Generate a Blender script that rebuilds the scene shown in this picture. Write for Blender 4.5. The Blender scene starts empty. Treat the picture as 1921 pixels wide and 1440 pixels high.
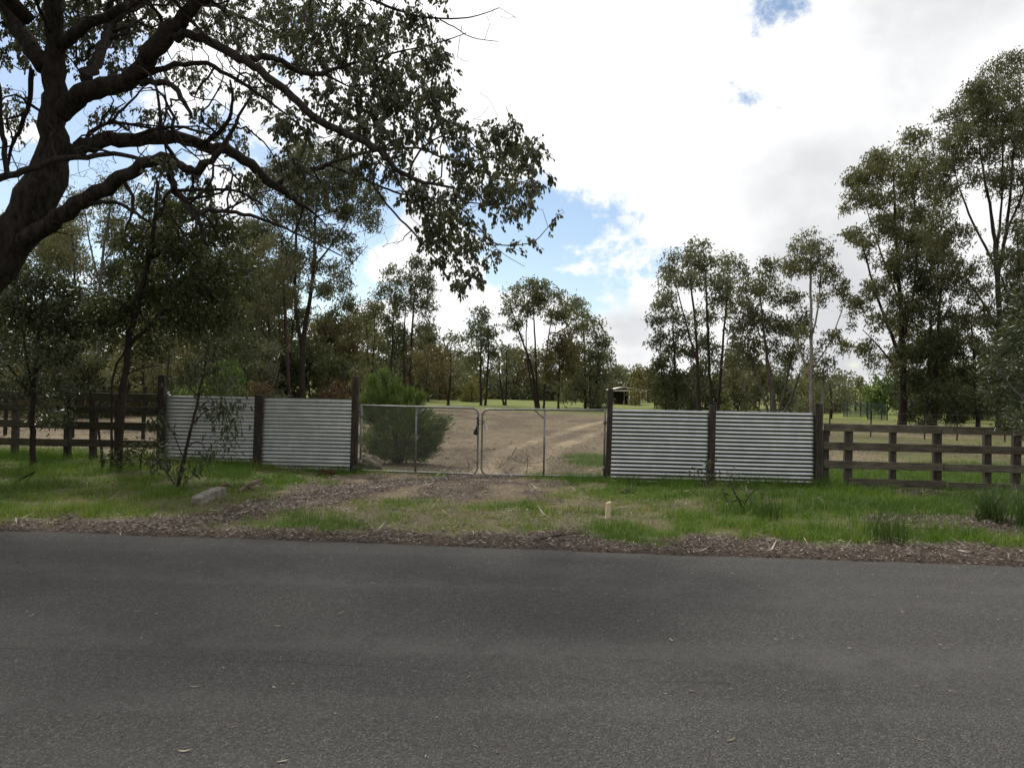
import bpy, bmesh, math, random
import numpy as np
from mathutils import Vector, Matrix

scene = bpy.context.scene
C = scene.collection
PI = math.pi
R = math.radians

# ------------------------------------------------------------------ camera
FPX = 1400.0                 # focal length in photo pixels (photo 1921 x 1440)
CAMH = 1.71
ROLL = R(1.0)
PITCH = math.atan(15.0 / FPX)
_f = np.array([0, math.cos(PITCH), math.sin(PITCH)])
_u = np.array([0, -math.sin(PITCH), math.cos(PITCH)])
_r = np.array([1.0, 0, 0])
_right = math.cos(ROLL) * _r + math.sin(ROLL) * _u
_up = -math.sin(ROLL) * _r + math.cos(ROLL) * _u
cam_d = bpy.data.cameras.new('camera')
cam_d.sensor_width = 36.0
cam_d.lens = FPX / 1921.0 * 36.0
cam_d.clip_start = 0.05
cam_d.clip_end = 4000
cam = bpy.data.objects.new('camera', cam_d)
C.objects.link(cam)
M = Matrix(((_right[0], _up[0], -_f[0], 0), (_right[1], _up[1], -_f[1], 0),
            (_right[2], _up[2], -_f[2], CAMH), (0, 0, 0, 1)))
cam.matrix_world = M
scene.camera = cam

# ------------------------------------------------------------------ exposure
scene.view_settings.view_transform = 'Standard'
scene.view_settings.look = 'None'
scene.view_settings.gamma = 1.0
scene.view_settings.exposure = -0.06
scene.view_settings.use_curve_mapping = False

# ------------------------------------------------------------------ sun
SUN_AZ = R(-27)        # left of straight ahead
SUN_EL = R(50)
sd = bpy.data.lights.new('sun', 'SUN')
sd.energy = 3.0
sd.angle = R(6.0)
sd.color = (1.0, 0.95, 0.87)
sun = bpy.data.objects.new('sun', sd)
C.objects.link(sun)
to_sun = Vector((math.sin(SUN_AZ) * math.cos(SUN_EL), math.cos(SUN_AZ) * math.cos(SUN_EL), math.sin(SUN_EL)))
sun.rotation_euler = to_sun.to_track_quat('Z', 'Y').to_euler()
sun.location = to_sun * 60


# ------------------------------------------------------------------ node helpers
class NT:
    def __init__(s, tree):
        s.t = tree

    def n(s, typ, **kw):
        nd = s.t.nodes.new(typ)
        for k, v in kw.items():
            setattr(nd, k, v)
        return nd

    def put(s, sock, v):
        if hasattr(v, 'is_output') or isinstance(v, bpy.types.NodeSocket):
            s.t.links.new(v, sock)
        else:
            if sock.type == 'RGBA' and len(v) == 3:
                v = (*v, 1)
            sock.default_value = v

    def m(s, op, a, b=None, c=None, clamp=False):
        nd = s.n('ShaderNodeMath', operation=op, use_clamp=clamp)
        s.put(nd.inputs[0], a)
        if b is not None:
            s.put(nd.inputs[1], b)
        if c is not None:
            s.put(nd.inputs[2], c)
        return nd.outputs[0]

    def vm(s, op, a, b=None):
        nd = s.n('ShaderNodeVectorMath', operation=op)
        s.put(nd.inputs[0], a)
        if b is not None:
            s.put(nd.inputs[1], b)
        return nd

    def noise(s, vec, scale, detail=4, rough=0.55, dist=0.0):
        nd = s.n('ShaderNodeTexNoise')
        s.put(nd.inputs['Vector'], vec)
        nd.inputs['Scale'].default_value = scale
        nd.inputs['Detail'].default_value = detail
        nd.inputs['Roughness'].default_value = rough
        nd.inputs['Distortion'].default_value = dist
        return nd.outputs[0]

    def ss(s, x, lo, hi, a=0.0, b=1.0):
        nd = s.n('ShaderNodeMapRange', interpolation_type='SMOOTHSTEP')
        s.put(nd.inputs[0], x)
        for i, v in ((1, lo), (2, hi), (3, a), (4, b)):
            s.put(nd.inputs[i], v)
        return nd.outputs[0]

    def mix(s, f, a, b, blend='MIX'):
        nd = s.n('ShaderNodeMix', data_type='RGBA', blend_type=blend)
        s.put(nd.inputs[0], f)
        s.put(nd.inputs[6], a)
        s.put(nd.inputs[7], b)
        return nd.outputs[2]

    def ramp(s, x, stops):
        nd = s.n('ShaderNodeValToRGB')
        s.put(nd.inputs[0], x)
        el = nd.color_ramp.elements
        while len(el) < len(stops):
            el.new(0.5)
        for e, (p, c) in zip(el, stops):
            e.position = p
            e.color = (*c, 1)
        return nd.outputs[0]

    def bump(s, h, strength, dist):
        nd = s.n('ShaderNodeBump')
        s.put(nd.inputs['Height'], h)
        nd.inputs['Strength'].default_value = strength
        nd.inputs['Distance'].default_value = dist
        return nd.outputs[0]


def pdir(x, y):
    dx, dy = x - 960.5, y - 720.0
    xp = dx * math.cos(ROLL) + dy * math.sin(ROLL)
    yp = -dx * math.sin(ROLL) + dy * math.cos(ROLL)
    return _f + _r * (xp / FPX) - _u * (yp / FPX)


# ------------------------------------------------------------------ world: blue sky with broken white cloud
world = bpy.data.worlds.new('World')
scene.world = world
world.use_nodes = True
wt = world.node_tree
wt.nodes.clear()
w = NT(wt)
sky = w.n('ShaderNodeTexSky', sky_type='NISHITA', sun_disc=False)
sky.sun_elevation = SUN_EL
sky.sun_rotation = SUN_AZ
sky.altitude = 100
sky.air_density = 1.0
sky.dust_density = 0.6
gen = w.n('ShaderNodeTexCoord').outputs['Generated']
sep = w.n('ShaderNodeSeparateXYZ')
w.put(sep.inputs[0], gen)
zz = w.m('ADD', w.m('MAXIMUM', sep.outputs[2], 0.0), 0.22)
cmb = w.n('ShaderNodeCombineXYZ')
w.put(cmb.inputs[0], w.m('DIVIDE', sep.outputs[0], zz))
w.put(cmb.inputs[1], w.m('DIVIDE', sep.outputs[1], zz))
P2 = cmb.outputs[0]
n1 = w.noise(P2, 1.6, 9, 0.6, 0.15)
n2 = w.noise(gen, 9.0, 8, 0.62, 0.2)
dens = w.m('ADD', w.m('MULTIPLY', w.m('SUBTRACT', n1, 0.5), 1.5), w.m('MULTIPLY', w.m('SUBTRACT', n2, 0.5), 1.9))
dens = w.m('ADD', dens, 0.88)
# openings in the cloud cover: (photo x, photo y, angular radius, depth)
for (hx, hy, rad, amt) in ((660, 440, .10, .72), (960, 430, .09, .66), (1085, 480, .09, .52), (1190, 545, .05, .36), (200, 430, .20, .56),
                           (60, 200, .12, .26), (1395, 190, .036, .11), (1476, 14, .05, .56), (1412, 152, .026, .13),
                           (400, 600, .14, .3), (520, 60, .16, .2)):
    d = Vector(pdir(hx, hy)).normalized()
    dist = w.vm('DISTANCE', gen, tuple(d)).outputs['Value']
    dens = w.m('SUBTRACT', dens, w.ss(dist, 0.0, rad * 1.7, amt, 0.0))
mask = w.ss(dens, 0.36, 0.62)
# thickness shading of the clouds: white with soft grey undersides
n3 = w.noise(P2, 0.9, 5, 0.5, 0.1)
n4 = w.noise(gen, 4.2, 6, 0.55, 0.2)
sh = w.m('ADD', w.m('MULTIPLY', n3, 0.5), w.m('MULTIPLY', n4, 0.5))
for (hx, hy, rad, amt) in ((1560, 330, .15, .045), (1720, 190, .13, .05), (1330, 430, .12, .04), (1480, 440, .10, .03), (1130, 170, .20, -.14), (1180, 640, .06, .08), (1600, 600, .10, .06)):
    d = Vector(pdir(hx, hy)).normalized()
    dist = w.vm('DISTANCE', gen, tuple(d)).outputs['Value']
    sh = w.m('ADD', sh, w.ss(dist, 0.0, rad * 1.7, amt, 0.0))
cl = w.ramp(w.ss(sh, 0.47, 0.66), ((0.0, (11.0, 11.0, 11.0)), (0.45, (9.6, 9.65, 9.75)), (1.0, (7.5, 7.6, 7.85))))
# clouds scatter more light forward: brighter towards the sun
cs = w.vm('DOT_PRODUCT', gen, tuple(to_sun)).outputs['Value']
fw = w.m('MULTIPLY_ADD', w.m('POWER', w.m('MULTIPLY_ADD', cs, 0.5, 0.5), 2.0), 0.50, 0.72)
fwc = w.n('ShaderNodeCombineColor')
for i in range(3):
    w.put(fwc.inputs[i], fw)
cl = w.mix(1.0, cl, fwc.outputs[0], 'MULTIPLY')
skyc = w.mix(1.0, sky.outputs[0], (1.40, 1.38, 1.34), 'MULTIPLY')
col = w.mix(mask, skyc, cl)
bg = w.n('ShaderNodeBackground')
w.put(bg.inputs[0], col)
bg.inputs[1].default_value = 0.1
wo = w.n('ShaderNodeOutputWorld')
w.put(wo.inputs[0], bg.outputs[0])


# ------------------------------------------------------------------ numeric helpers
rs = np.random.RandomState(7)


def _hash(ix, iy, seed):
    h = (ix.astype(np.int64) * 374761393 + iy.astype(np.int64) * 668265263 + seed * 1442695041) & 0xffffffff
    h = ((h ^ (h >> 13)) * 1274126177) & 0xffffffff
    h = h ^ (h >> 16)
    return (h & 0xffffff) / float(0xffffff)


def vnoise(x, y, seed=0):
    ix, iy = np.floor(x), np.floor(y)
    fx, fy = x - ix, y - iy
    fx, fy = fx * fx * (3 - 2 * fx), fy * fy * (3 - 2 * fy)
    a = _hash(ix, iy, seed) * (1 - fx) + _hash(ix + 1, iy, seed) * fx
    b = _hash(ix, iy + 1, seed) * (1 - fx) + _hash(ix + 1, iy + 1, seed) * fx
    return a * (1 - fy) + b * fy


def fbm(x, y, seed=0, octs=4):
    s, a, t = 0, 1.0, 0
    for i in range(octs):
        s = s + a * vnoise(x * 2 ** i, y * 2 ** i, seed + i * 17)
        t += a
        a *= 0.5
    return s / t


def sst(x, a, b):
    t = np.clip((x - a) / (b - a), 0, 1)
    return t * t * (3 - 2 * t)


A5 = R(-5.0)
EU = np.array([math.cos(A5), math.sin(A5)])
EV = np.array([-math.sin(A5), math.cos(A5)])
O2 = np.array([0.0, 8.25])


def uv_of(x, y):
    dx, dy = x - O2[0], y - O2[1]
    return dx * EU[0] + dy * EU[1], dx * EV[0] + dy * EV[1]


def xy_of(u, v):
    return O2[0] + u * EU[0] + v * EV[0], O2[1] + u * EU[1] + v * EV[1]


def zt(x, y):
    """terrain height"""
    x = np.asarray(x, float)
    y = np.asarray(y, float)
    u, v = uv_of(x, y)
    z = 0.17 * sst(-u, 2.0, 8.5) * sst(v, 1.5, 5.5)
    z = z + 11.0 * sst(y, 170, 480) * (0.22 + 0.85 * sst(x / np.maximum(y, 1), 0.32, 0.55)) + 6 * sst(y, 450, 900)
    bump = (fbm(x * 0.9, y * 0.9, 3, 4) - 0.5) * 0.09 * sst(v, 0.1, 1.5)
    ruts = 0
    z = z + bump + 0.018 * sst(v, 0.0, 0.3) - 0.08 * sst(-v, -0.02, 0.12) + ruts
    return z


def P(x, y, D):
    d = pdir(x, y)
    return np.array([0, 0, CAMH]) + d * (D / d[1])


def G(x, y):
    d = pdir(x, y)
    t = -CAMH / d[2]
    p = d * t
    return np.array([p[0], p[1]])


def fdepth(px):
    return FPX / (92.5 + (px - 570) * 0.0057)


def FX(px):
    """point on the fence line (ground x,y) under photo column px"""
    p = P(px, 830, fdepth(px))
    return np.array([p[0], p[1]])


def obj(name, me, mat=None, parent=None, loc=None, smooth=False):
    o = bpy.data.objects.new(name, me)
    C.objects.link(o)
    if mat is not None and me is not None and not me.materials:
        me.materials.append(mat)
    if parent is not None:
        o.parent = parent
    if loc is not None:
        o.location = loc
    if smooth:
        me.polygons.foreach_set('use_smooth', np.ones(len(me.polygons), bool))
    return o


def empty(name, loc, rz=0):
    o = bpy.data.objects.new(name, None)
    C.objects.link(o)
    o.location = loc
    o.rotation_euler = (0, 0, rz)
    o.empty_display_size = 0.2
    return o


def tag(o, label=None, cat=None, group=None, kind=None):
    if label:
        o['label'] = label
    if cat:
        o['category'] = cat
    if group:
        o['group'] = group
    if kind:
        o['kind'] = kind
    return o


def mesh_np(name, V, faces, rnd=None, attrs=None):
    """V Nx3; faces: list of (Mxk) int arrays"""
    me = bpy.data.meshes.new(name)
    V = np.ascontiguousarray(V, dtype=np.float32)
    me.vertices.add(len(V))
    me.vertices.foreach_set('co', V.ravel())
    idx = np.concatenate([np.asarray(f, np.int32).ravel() for f in faces])
    sizes = np.concatenate([np.full(len(f), f.shape[1], np.int32) for f in faces])
    starts = np.concatenate([[0], np.cumsum(sizes)[:-1]]).astype(np.int32)
    me.loops.add(len(idx))
    me.loops.foreach_set('vertex_index', idx)
    me.polygons.add(len(sizes))
    me.polygons.foreach_set('loop_start', starts)
    me.polygons.foreach_set('loop_total', sizes)
    if rnd is not None:
        a = me.attributes.new('rnd', 'FLOAT', 'FACE')
        a.data.foreach_set('value', np.asarray(rnd, np.float32))
    if attrs:
        for k, arr in attrs.items():
            a = me.attributes.new(k, 'FLOAT_COLOR', 'POINT')
            a.data.foreach_set('color', np.asarray(arr, np.float32).ravel())
    me.update(calc_edges=True)
    return me


class MB:
    """collects tubes / pieces into one mesh"""

    def __init__(s):
        s.V, s.F, s.n = [], {}, 0

    def add(s, V, F):
        V = np.asarray(V, float)
        s.V.append(V)
        for f in F:
            f = np.asarray(f, int)
            if len(f):
                s.F.setdefault(f.shape[1], []).append(f + s.n)
        s.n += len(V)

    def tube(s, pts, rad, sides=6, cap=True, closed=False, wob=0.0):
        pts = np.asarray(pts, float)
        n = len(pts)
        rad = np.broadcast_to(np.asarray(rad, float), (n,))
        if closed:
            t = np.roll(pts, -1, 0) - np.roll(pts, 1, 0)
        else:
            t = np.gradient(pts, axis=0)
        t /= np.linalg.norm(t, axis=1)[:, None] + 1e-9
        ref = np.array([0.31, 0.83, 0.46]) if abs(t[0] @ np.array([0.31, 0.83, 0.46])) < 0.9 else np.array([1.0, 0, 0])
        a = np.cross(t[0], ref)
        a /= np.linalg.norm(a)
        A = np.empty((n, 3))
        for i in range(n):
            a = a - t[i] * (a @ t[i])
            a /= np.linalg.norm(a) + 1e-9
            A[i] = a
        B = np.cross(t, A)
        th = np.arange(sides) * 2 * PI / sides
        rr = rad[:, None] * np.ones(sides)[None, :]
        if wob:
            rr = rr * (1 + wob * (rs.rand(n, sides) - 0.5))
        V = pts[:, None, :] + rr[:, :, None] * (np.cos(th)[None, :, None] * A[:, None, :] + np.sin(th)[None, :, None] * B[:, None, :])
        V = V.reshape(-1, 3)
        m = n if closed else n - 1
        i = np.arange(m)[:, None] * sides
        j = np.arange(sides)[None, :]
        i2 = ((np.arange(m) + 1) % n)[:, None] * sides
        j2 = (j + 1) % sides
        q = np.stack([i + j, i + j2, i2 + j2, i2 + j], -1).reshape(-1, 4)
        F = [q]
        if cap and not closed:
            F.append(np.arange(sides)[None, ::-1])
            F.append(((n - 1) * sides + np.arange(sides))[None, :])
        s.add(V, F)

    def build(s, name, mat, parent=None, off=None, smooth=True):
        V = np.concatenate(s.V)
        if off is not None:
            V = V - np.asarray(off)
        me = mesh_np(name, V, [np.concatenate(f) for f in s.F.values()])
        o = obj(name, me, mat, parent, smooth=smooth)
        return o


def box_mesh(name, sx, sy, sz, bev=0.006, jit=0.0, base_z=False):
    bm = bmesh.new()
    bmesh.ops.create_cube(bm, size=1.0)
    for v in bm.verts:
        v.co.x *= sx
        v.co.y *= sy
        v.co.z *= sz
        if base_z:
            v.co.z += sz / 2
        if jit:
            v.co += Vector((random.uniform(-jit, jit), random.uniform(-jit, jit), random.uniform(-jit, jit)))
    if bev:
        bmesh.ops.bevel(bm, geom=list(bm.edges), offset=bev, segments=1, affect='EDGES')
    me = bpy.data.meshes.new(name)
    bm.to_mesh(me)
    bm.free()
    return me


random.seed(5)
MAT = {}


def newmat(name):
    m = bpy.data.materials.new(name)
    m.use_nodes = True
    m.node_tree.nodes.clear()
    k = NT(m.node_tree)
    out = k.n('ShaderNodeOutputMaterial')
    MAT[name] = m
    return m, k, out


def pbsdf(k, col, rough=0.8, spec=0.3, metal=0.0, normal=None):
    b = k.n('ShaderNodeBsdfPrincipled')
    k.put(b.inputs['Base Color'], col)
    k.put(b.inputs['Roughness'], rough)
    b.inputs['Specular IOR Level'].default_value = spec
    b.inputs['Metallic'].default_value = metal
    if normal is not None:
        k.put(b.inputs['Normal'], normal)
    return b


def leafmat(name, stops, trans=0.35, rough=0.45, spec=0.4):
    m, k, out = newmat(name)
    at = k.n('ShaderNodeAttribute', attribute_name='rnd')
    oi = k.n('ShaderNodeObjectInfo')
    col = k.ramp(at.outputs['Fac'], stops)
    v = k.m('MULTIPLY_ADD', oi.outputs['Random'], 0.3, 0.85)
    col = k.mix(1.0, col, k.n('ShaderNodeCombineColor').outputs[0], 'MULTIPLY')
    cc = [n for n in m.node_tree.nodes if n.bl_idname == 'ShaderNodeCombineColor'][0]
    for i in range(3):
        k.put(cc.inputs[i], v)
    b = pbsdf(k, col, rough, spec)
    t = k.n('ShaderNodeBsdfTranslucent')
    k.put(t.inputs[0], k.mix(1.0, col, (1.25, 1.3, 0.7), 'MULTIPLY'))
    mx = k.n('ShaderNodeMixShader')
    mx.inputs[0].default_value = trans
    k.put(mx.inputs[1], b.outputs[0])
    k.put(mx.inputs[2], t.outputs[0])
    k.put(out.inputs[0], mx.outputs[0])
    return m


def barkmat(name, c1, c2, scale=6.0, bump=0.6, stretch=0.25, dist=0.02):
    m, k, out = newmat(name)
    tc = k.n('ShaderNodeTexCoord').outputs['Object']
    mp = k.n('ShaderNodeMapping')
    k.put(mp.inputs[0], tc)
    mp.inputs['Scale'].default_value = (1, 1, stretch)
    nz = k.noise(mp.outputs[0], scale, 8, 0.65, 0.3)
    n2 = k.noise(tc, 1.1, 3, 0.5)
    col = k.mix(k.ss(nz, 0.35, 0.65), c1, c2)
    col = k.mix(k.ss(n2, 0.35, 0.7, 0, 0.5), col, c2)
    b = pbsdf(k, col, 0.9, 0.15, normal=k.bump(nz, bump, dist))
    k.put(out.inputs[0], b.outputs[0])
    return m


def woodmat(name, c1, c2, axis):
    m, k, out = newmat(name)
    tc = k.n('ShaderNodeTexCoord').outputs['Object']
    oi = k.n('ShaderNodeObjectInfo')
    off = k.n('ShaderNodeCombineXYZ')
    k.put(off.inputs[0], k.m('MULTIPLY', oi.outputs['Random'], 37.0))
    k.put(off.inputs[1], k.m('MULTIPLY', oi.outputs['Random'], 11.0))
    v = k.vm('ADD', tc, off.outputs[0]).outputs[0]
    mp = k.n('ShaderNodeMapping')
    k.put(mp.inputs[0], v)
    mp.inputs['Scale'].default_value = (0.12, 1, 1) if axis == 'x' else (1, 1, 0.12)
    g = k.noise(mp.outputs[0], 34.0, 7, 0.65, 0.5)
    lg = k.noise(v, 2.2, 4, 0.6)
    col = k.mix(k.ss(g, 0.35, 0.66), c1, c2)
    col = k.mix(k.ss(lg, 0.45, 0.75, 0, 0.55), col, tuple(x * 0.45 for x in c1))
    col = k.mix(k.ss(k.noise(v, 5.5, 5, 0.7), 0.6, 0.72, 0, 0.35), col, (0.10, 0.105, 0.075))
    hsv = k.n('ShaderNodeHueSaturation')
    k.put(hsv.inputs['Value'], k.m('MULTIPLY_ADD', oi.outputs['Random'], 0.4, 0.8))
    k.put(hsv.inputs['Color'], col)
    b = pbsdf(k, hsv.outputs[0], 0.85, 0.2, normal=k.bump(g, 0.5, 0.006))
    k.put(out.inputs[0], b.outputs[0])
    return m


def plainmat(name, c, rough=0.7, spec=0.3, metal=0.0, var=0.25, scale=8.0):
    m, k, out = newmat(name)
    tc = k.n('ShaderNodeTexCoord').outputs['Object']
    nz = k.noise(tc, scale, 5, 0.6)
    col = k.mix(k.ss(nz, 0.3, 0.7), tuple(x * (1 - var) for x in c), tuple(min(1, x * (1 + var)) for x in c))
    b = pbsdf(k, col, rough, spec, metal, k.bump(nz, 0.2, 0.004))
    k.put(out.inputs[0], b.outputs[0])
    return m


# leaves
leafmat('leaf_big', ((0.00, (0.045, 0.050, 0.030)), (0.60, (0.080, 0.086, 0.050)), (1.00, (0.150, 0.150, 0.092))), 0.30, 0.40, 0.45)
leafmat('leaf_olive', ((0.00, (0.058, 0.061, 0.031)), (0.60, (0.110, 0.111, 0.057)), (1.00, (0.190, 0.176, 0.102))), 0.38, 0.5, 0.35)
leafmat('leaf_grey', ((0.00, (0.060, 0.067, 0.040)), (0.60, (0.112, 0.118, 0.072)), (1.00, (0.185, 0.184, 0.125))), 0.36, 0.5, 0.35)
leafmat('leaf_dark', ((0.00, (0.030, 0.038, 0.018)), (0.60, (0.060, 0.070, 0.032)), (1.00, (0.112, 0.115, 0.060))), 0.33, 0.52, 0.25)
leafmat('leaf_yellow', ((0.0, (0.075, 0.075, 0.022)), (0.6, (0.135, 0.125, 0.038)), (1.0, (0.230, 0.185, 0.060))), 0.35, 0.5, 0.3)
leafmat('leaf_brown', ((0.0, (0.055, 0.034, 0.020)), (0.6, (0.110, 0.065, 0.036)), (1.0, (0.190, 0.120, 0.070))), 0.2, 0.6, 0.2)
leafmat('leaf_rust', ((0.00, (0.062, 0.056, 0.026)), (0.60, (0.110, 0.094, 0.044)), (1.00, (0.180, 0.140, 0.068))), 0.32, 0.55, 0.25)
leafmat('leaf_gloss', ((0.00, (0.030, 0.042, 0.018)), (0.60, (0.062, 0.076, 0.036)), (1.00, (0.130, 0.140, 0.088))), 0.28, 0.36, 0.45)
leafmat('leaf_cypress', ((0.00, (0.042, 0.068, 0.018)), (0.60, (0.092, 0.140, 0.034)), (1.00, (0.185, 0.230, 0.060))), 0.34, 0.5, 0.3)
leafmat('grass_green', ((0.0, (0.048, 0.096, 0.012)), (0.5, (0.088, 0.160, 0.018)), (0.82, (0.140, 0.200, 0.030)), (1.0, (0.260, 0.230, 0.100))), 0.35, 0.45, 0.35)
leafmat('grass_deep', ((0.0, (0.024, 0.050, 0.012)), (0.6, (0.045, 0.085, 0.018)), (1.0, (0.100, 0.130, 0.045))), 0.3, 0.45, 0.35)
leafmat('grass_dry', ((0.0, (0.105, 0.080, 0.045)), (0.6, (0.185, 0.145, 0.080)), (1.0, (0.300, 0.245, 0.145))), 0.25, 0.6, 0.2)
leafmat('litter', ((0.0, (0.038, 0.029, 0.023)), (0.45, (0.092, 0.070, 0.055)), (0.72, (0.185, 0.147, 0.118)), (1.0, (0.440, 0.385, 0.325))), 0.05, 0.7, 0.25)
leafmat('paddock_litter', ((0.0, (0.060, 0.045, 0.032)), (0.5, (0.140, 0.105, 0.075)), (1.0, (0.360, 0.310, 0.240))), 0.05, 0.75, 0.2)
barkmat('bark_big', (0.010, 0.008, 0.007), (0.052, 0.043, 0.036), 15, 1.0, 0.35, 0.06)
barkmat('bark_dark', (0.020, 0.015, 0.012), (0.050, 0.038, 0.031), 8, 0.6)
barkmat('bark_red', (0.026, 0.018, 0.014), (0.060, 0.042, 0.034), 12, 0.5)
barkmat('bark_pale', (0.120, 0.108, 0.092), (0.280, 0.255, 0.225), 5, 0.3)
barkmat('bark_grey', (0.060, 0.052, 0.045), (0.130, 0.115, 0.100), 8, 0.5)
woodmat('rail_wood', (0.078, 0.067, 0.052), (0.158, 0.138, 0.108), 'x')
woodmat('dark_rail_wood', (0.030, 0.027, 0.017), (0.066, 0.058, 0.038), 'x')  # same grain as the other rails in darker olive-brown tones
woodmat('post_wood', (0.036, 0.029, 0.024), (0.082, 0.068, 0.056), 'z')
plainmat('steel_pipe', (0.21, 0.21, 0.215), 0.5, 0.5, 0.5, 0.25, 14)
plainmat('wire', (0.19, 0.19, 0.18), 0.5, 0.5, 0.6, 0.1)
plainmat('star_picket', (0.020, 0.018, 0.016), 0.8, 0.2)
plainmat('black_metal', (0.012, 0.012, 0.013), 0.5, 0.4)
plainmat('white_plastic', (0.62, 0.62, 0.60), 0.5, 0.4, 0, 0.05)
plainmat('yellow_plastic', (0.55, 0.45, 0.06), 0.5, 0.4, 0, 0.05)
plainmat('concrete', (0.21, 0.19, 0.16), 0.9, 0.2, 0, 0.35, 9)
plainmat('rock', (0.15, 0.125, 0.095), 0.9, 0.2, 0, 0.45, 7)
plainmat('peg_wood', (0.62, 0.50, 0.33), 0.75, 0.2, 0, 0.15)
plainmat('dead_wood', (0.15, 0.11, 0.08), 0.85, 0.2, 0, 0.5, 10)
plainmat('shed_roof', (0.62, 0.60, 0.58), 0.4, 0.4, 0.3, 0.12, 2)
plainmat('shed_white', (0.62, 0.62, 0.60), 0.6, 0.3, 0, 0.1, 2)
plainmat('shed_dark', (0.045, 0.040, 0.038), 0.8, 0.2, 0, 0.3, 2)
plainmat('shed_brown', (0.16, 0.09, 0.06), 0.7, 0.3, 0, 0.2, 2)
plainmat('brick_wall', (0.085, 0.038, 0.028), 0.85, 0.2, 0, 0.3, 4)
plainmat('tile_roof', (0.12, 0.115, 0.11), 0.7, 0.3, 0, 0.25, 3)
plainmat('guard_mesh', (0.045, 0.085, 0.070), 0.7, 0.3, 0, 0.2)

# corrugated galvanised iron: shinier sheets and duller, older sheets
for nm, r0, r1, mt, ib in (('corrugated_iron', 0.16, 0.26, 1.0, 0.70), ('corrugated_iron_dull', 0.30, 0.42, 0.92, 1.08)):
    m, k, out = newmat(nm)
    tc = k.n('ShaderNodeTexCoord').outputs['Object']
    nz = k.noise(tc, 3.0, 5, 0.6)
    mp = k.n('ShaderNodeMapping')
    k.put(mp.inputs[0], tc)
    mp.inputs['Scale'].default_value = (14, 1, 2.5)
    st = k.noise(mp.outputs[0], 1.6, 4, 0.6)
    fine = k.noise(tc, 60, 3, 0.6)
    sx = k.n('ShaderNodeSeparateXYZ')
    k.put(sx.inputs[0], tc)
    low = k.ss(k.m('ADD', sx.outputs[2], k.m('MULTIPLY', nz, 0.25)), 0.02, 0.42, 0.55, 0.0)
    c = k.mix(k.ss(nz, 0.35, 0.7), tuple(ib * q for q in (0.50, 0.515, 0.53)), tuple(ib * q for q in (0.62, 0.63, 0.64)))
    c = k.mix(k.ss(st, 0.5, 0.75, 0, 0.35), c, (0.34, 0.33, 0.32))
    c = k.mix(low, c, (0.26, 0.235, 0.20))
    b = pbsdf(k, c, k.ss(fine, 0.3, 0.7, r0, r1), 0.5, mt)
    k.put(out.inputs[0], b.outputs[0])

# asphalt
EV5 = (math.sin(R(5.0)), math.cos(R(5.0)))
m, k, out = newmat('asphalt')
tc = k.n('ShaderNodeTexCoord').outputs['Object']
vor = k.n('ShaderNodeTexVoronoi')
k.put(vor.inputs['Vector'], tc)
vor.inputs['Scale'].default_value = 95
agg = vor.outputs['Distance']
aggc = k.n('ShaderNodeSeparateColor')
k.put(aggc.inputs[0], vor.outputs['Color'])
f1 = k.noise(tc, 45, 6, 0.7)
big = k.noise(tc, 0.5, 5, 0.6)
mp = k.n('ShaderNodeMapping')
k.put(mp.inputs[0], tc)
mp.inputs['Scale'].default_value = (0.045, 1.0, 1)
band = k.noise(mp.outputs[0], 0.95, 3, 0.5, 0.2)
mid = k.noise(tc, 3.5, 6, 0.7)
base = k.mix(k.ss(f1, 0.3, 0.7), (0.062, 0.060, 0.057), (0.118, 0.113, 0.107))
base = k.mix(k.ss(aggc.outputs[0], 0.80, 0.98, 0, 0.65), base, (0.20, 0.19, 0.178))
base = k.mix(k.ss(agg, 0.35, 0.7, 0, 0.5), base, (0.020, 0.020, 0.020))
base = k.mix(k.ss(k.m('ADD', band, k.m('MULTIPLY', k.m('SUBTRACT', mid, 0.5), 0.35)), 0.50, 0.62, 0, 0.22), base, (0.135, 0.130, 0.124))
base = k.mix(k.ss(big, 0.42, 0.68, 0, 0.25), base, (0.062, 0.060, 0.058))
base = k.mix(k.ss(mid, 0.60, 0.78, 0, 0.25), base, (0.045, 0.044, 0.042))
base = k.mix(k.ss(k.noise(tc, 2.1, 7, 0.75), 0.66, 0.74, 0, 0.25), base, (0.14, 0.135, 0.125))
hgt = k.m('ADD', k.m('MULTIPLY', agg, -1.0), k.m('MULTIPLY', f1, 0.8))
sxy = k.n('ShaderNodeSeparateXYZ')
k.put(sxy.inputs[0], tc)
vv_ = k.m('ADD', k.m('MULTIPLY', sxy.outputs[0], float(EV5[0])), k.m('MULTIPLY', k.m('SUBTRACT', sxy.outputs[1], 8.25), float(EV5[1])))
wv_ = k.m('MULTIPLY', k.m('SUBTRACT', k.noise(tc, 1.3, 4, 0.6), 0.5), 0.22)
for vc, wd_, st_ in ((-3.72, 0.020, 0.4),):
    dl = k.m('ABSOLUTE', k.m('ADD', k.m('SUBTRACT', vv_, vc), wv_))
    ln = k.m('MULTIPLY', k.ss(dl, 0.0, wd_, st_, 0.0), k.ss(k.noise(tc, 1.9, 4, 0.6), 0.44, 0.56))
    base = k.mix(ln, base, (0.020, 0.020, 0.019))
for vc, wd_ in ((-1.75, 0.42), (-3.3, 0.40), (-5.2, 0.45)):
    dl = k.m('ABSOLUTE', k.m('ADD', k.m('SUBTRACT', vv_, vc), wv_))
    base = k.mix(k.m('MULTIPLY', k.ss(dl, 0.05, wd_, 0.24, 0.0), k.ss(mid, 0.35, 0.6)), base, (0.125, 0.120, 0.114))
g2 = k.noise(tc, 17, 5, 0.75)
base = k.mix(k.ss(g2, 0.55, 0.75, 0, 0.3), base, (0.035, 0.034, 0.032))
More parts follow.
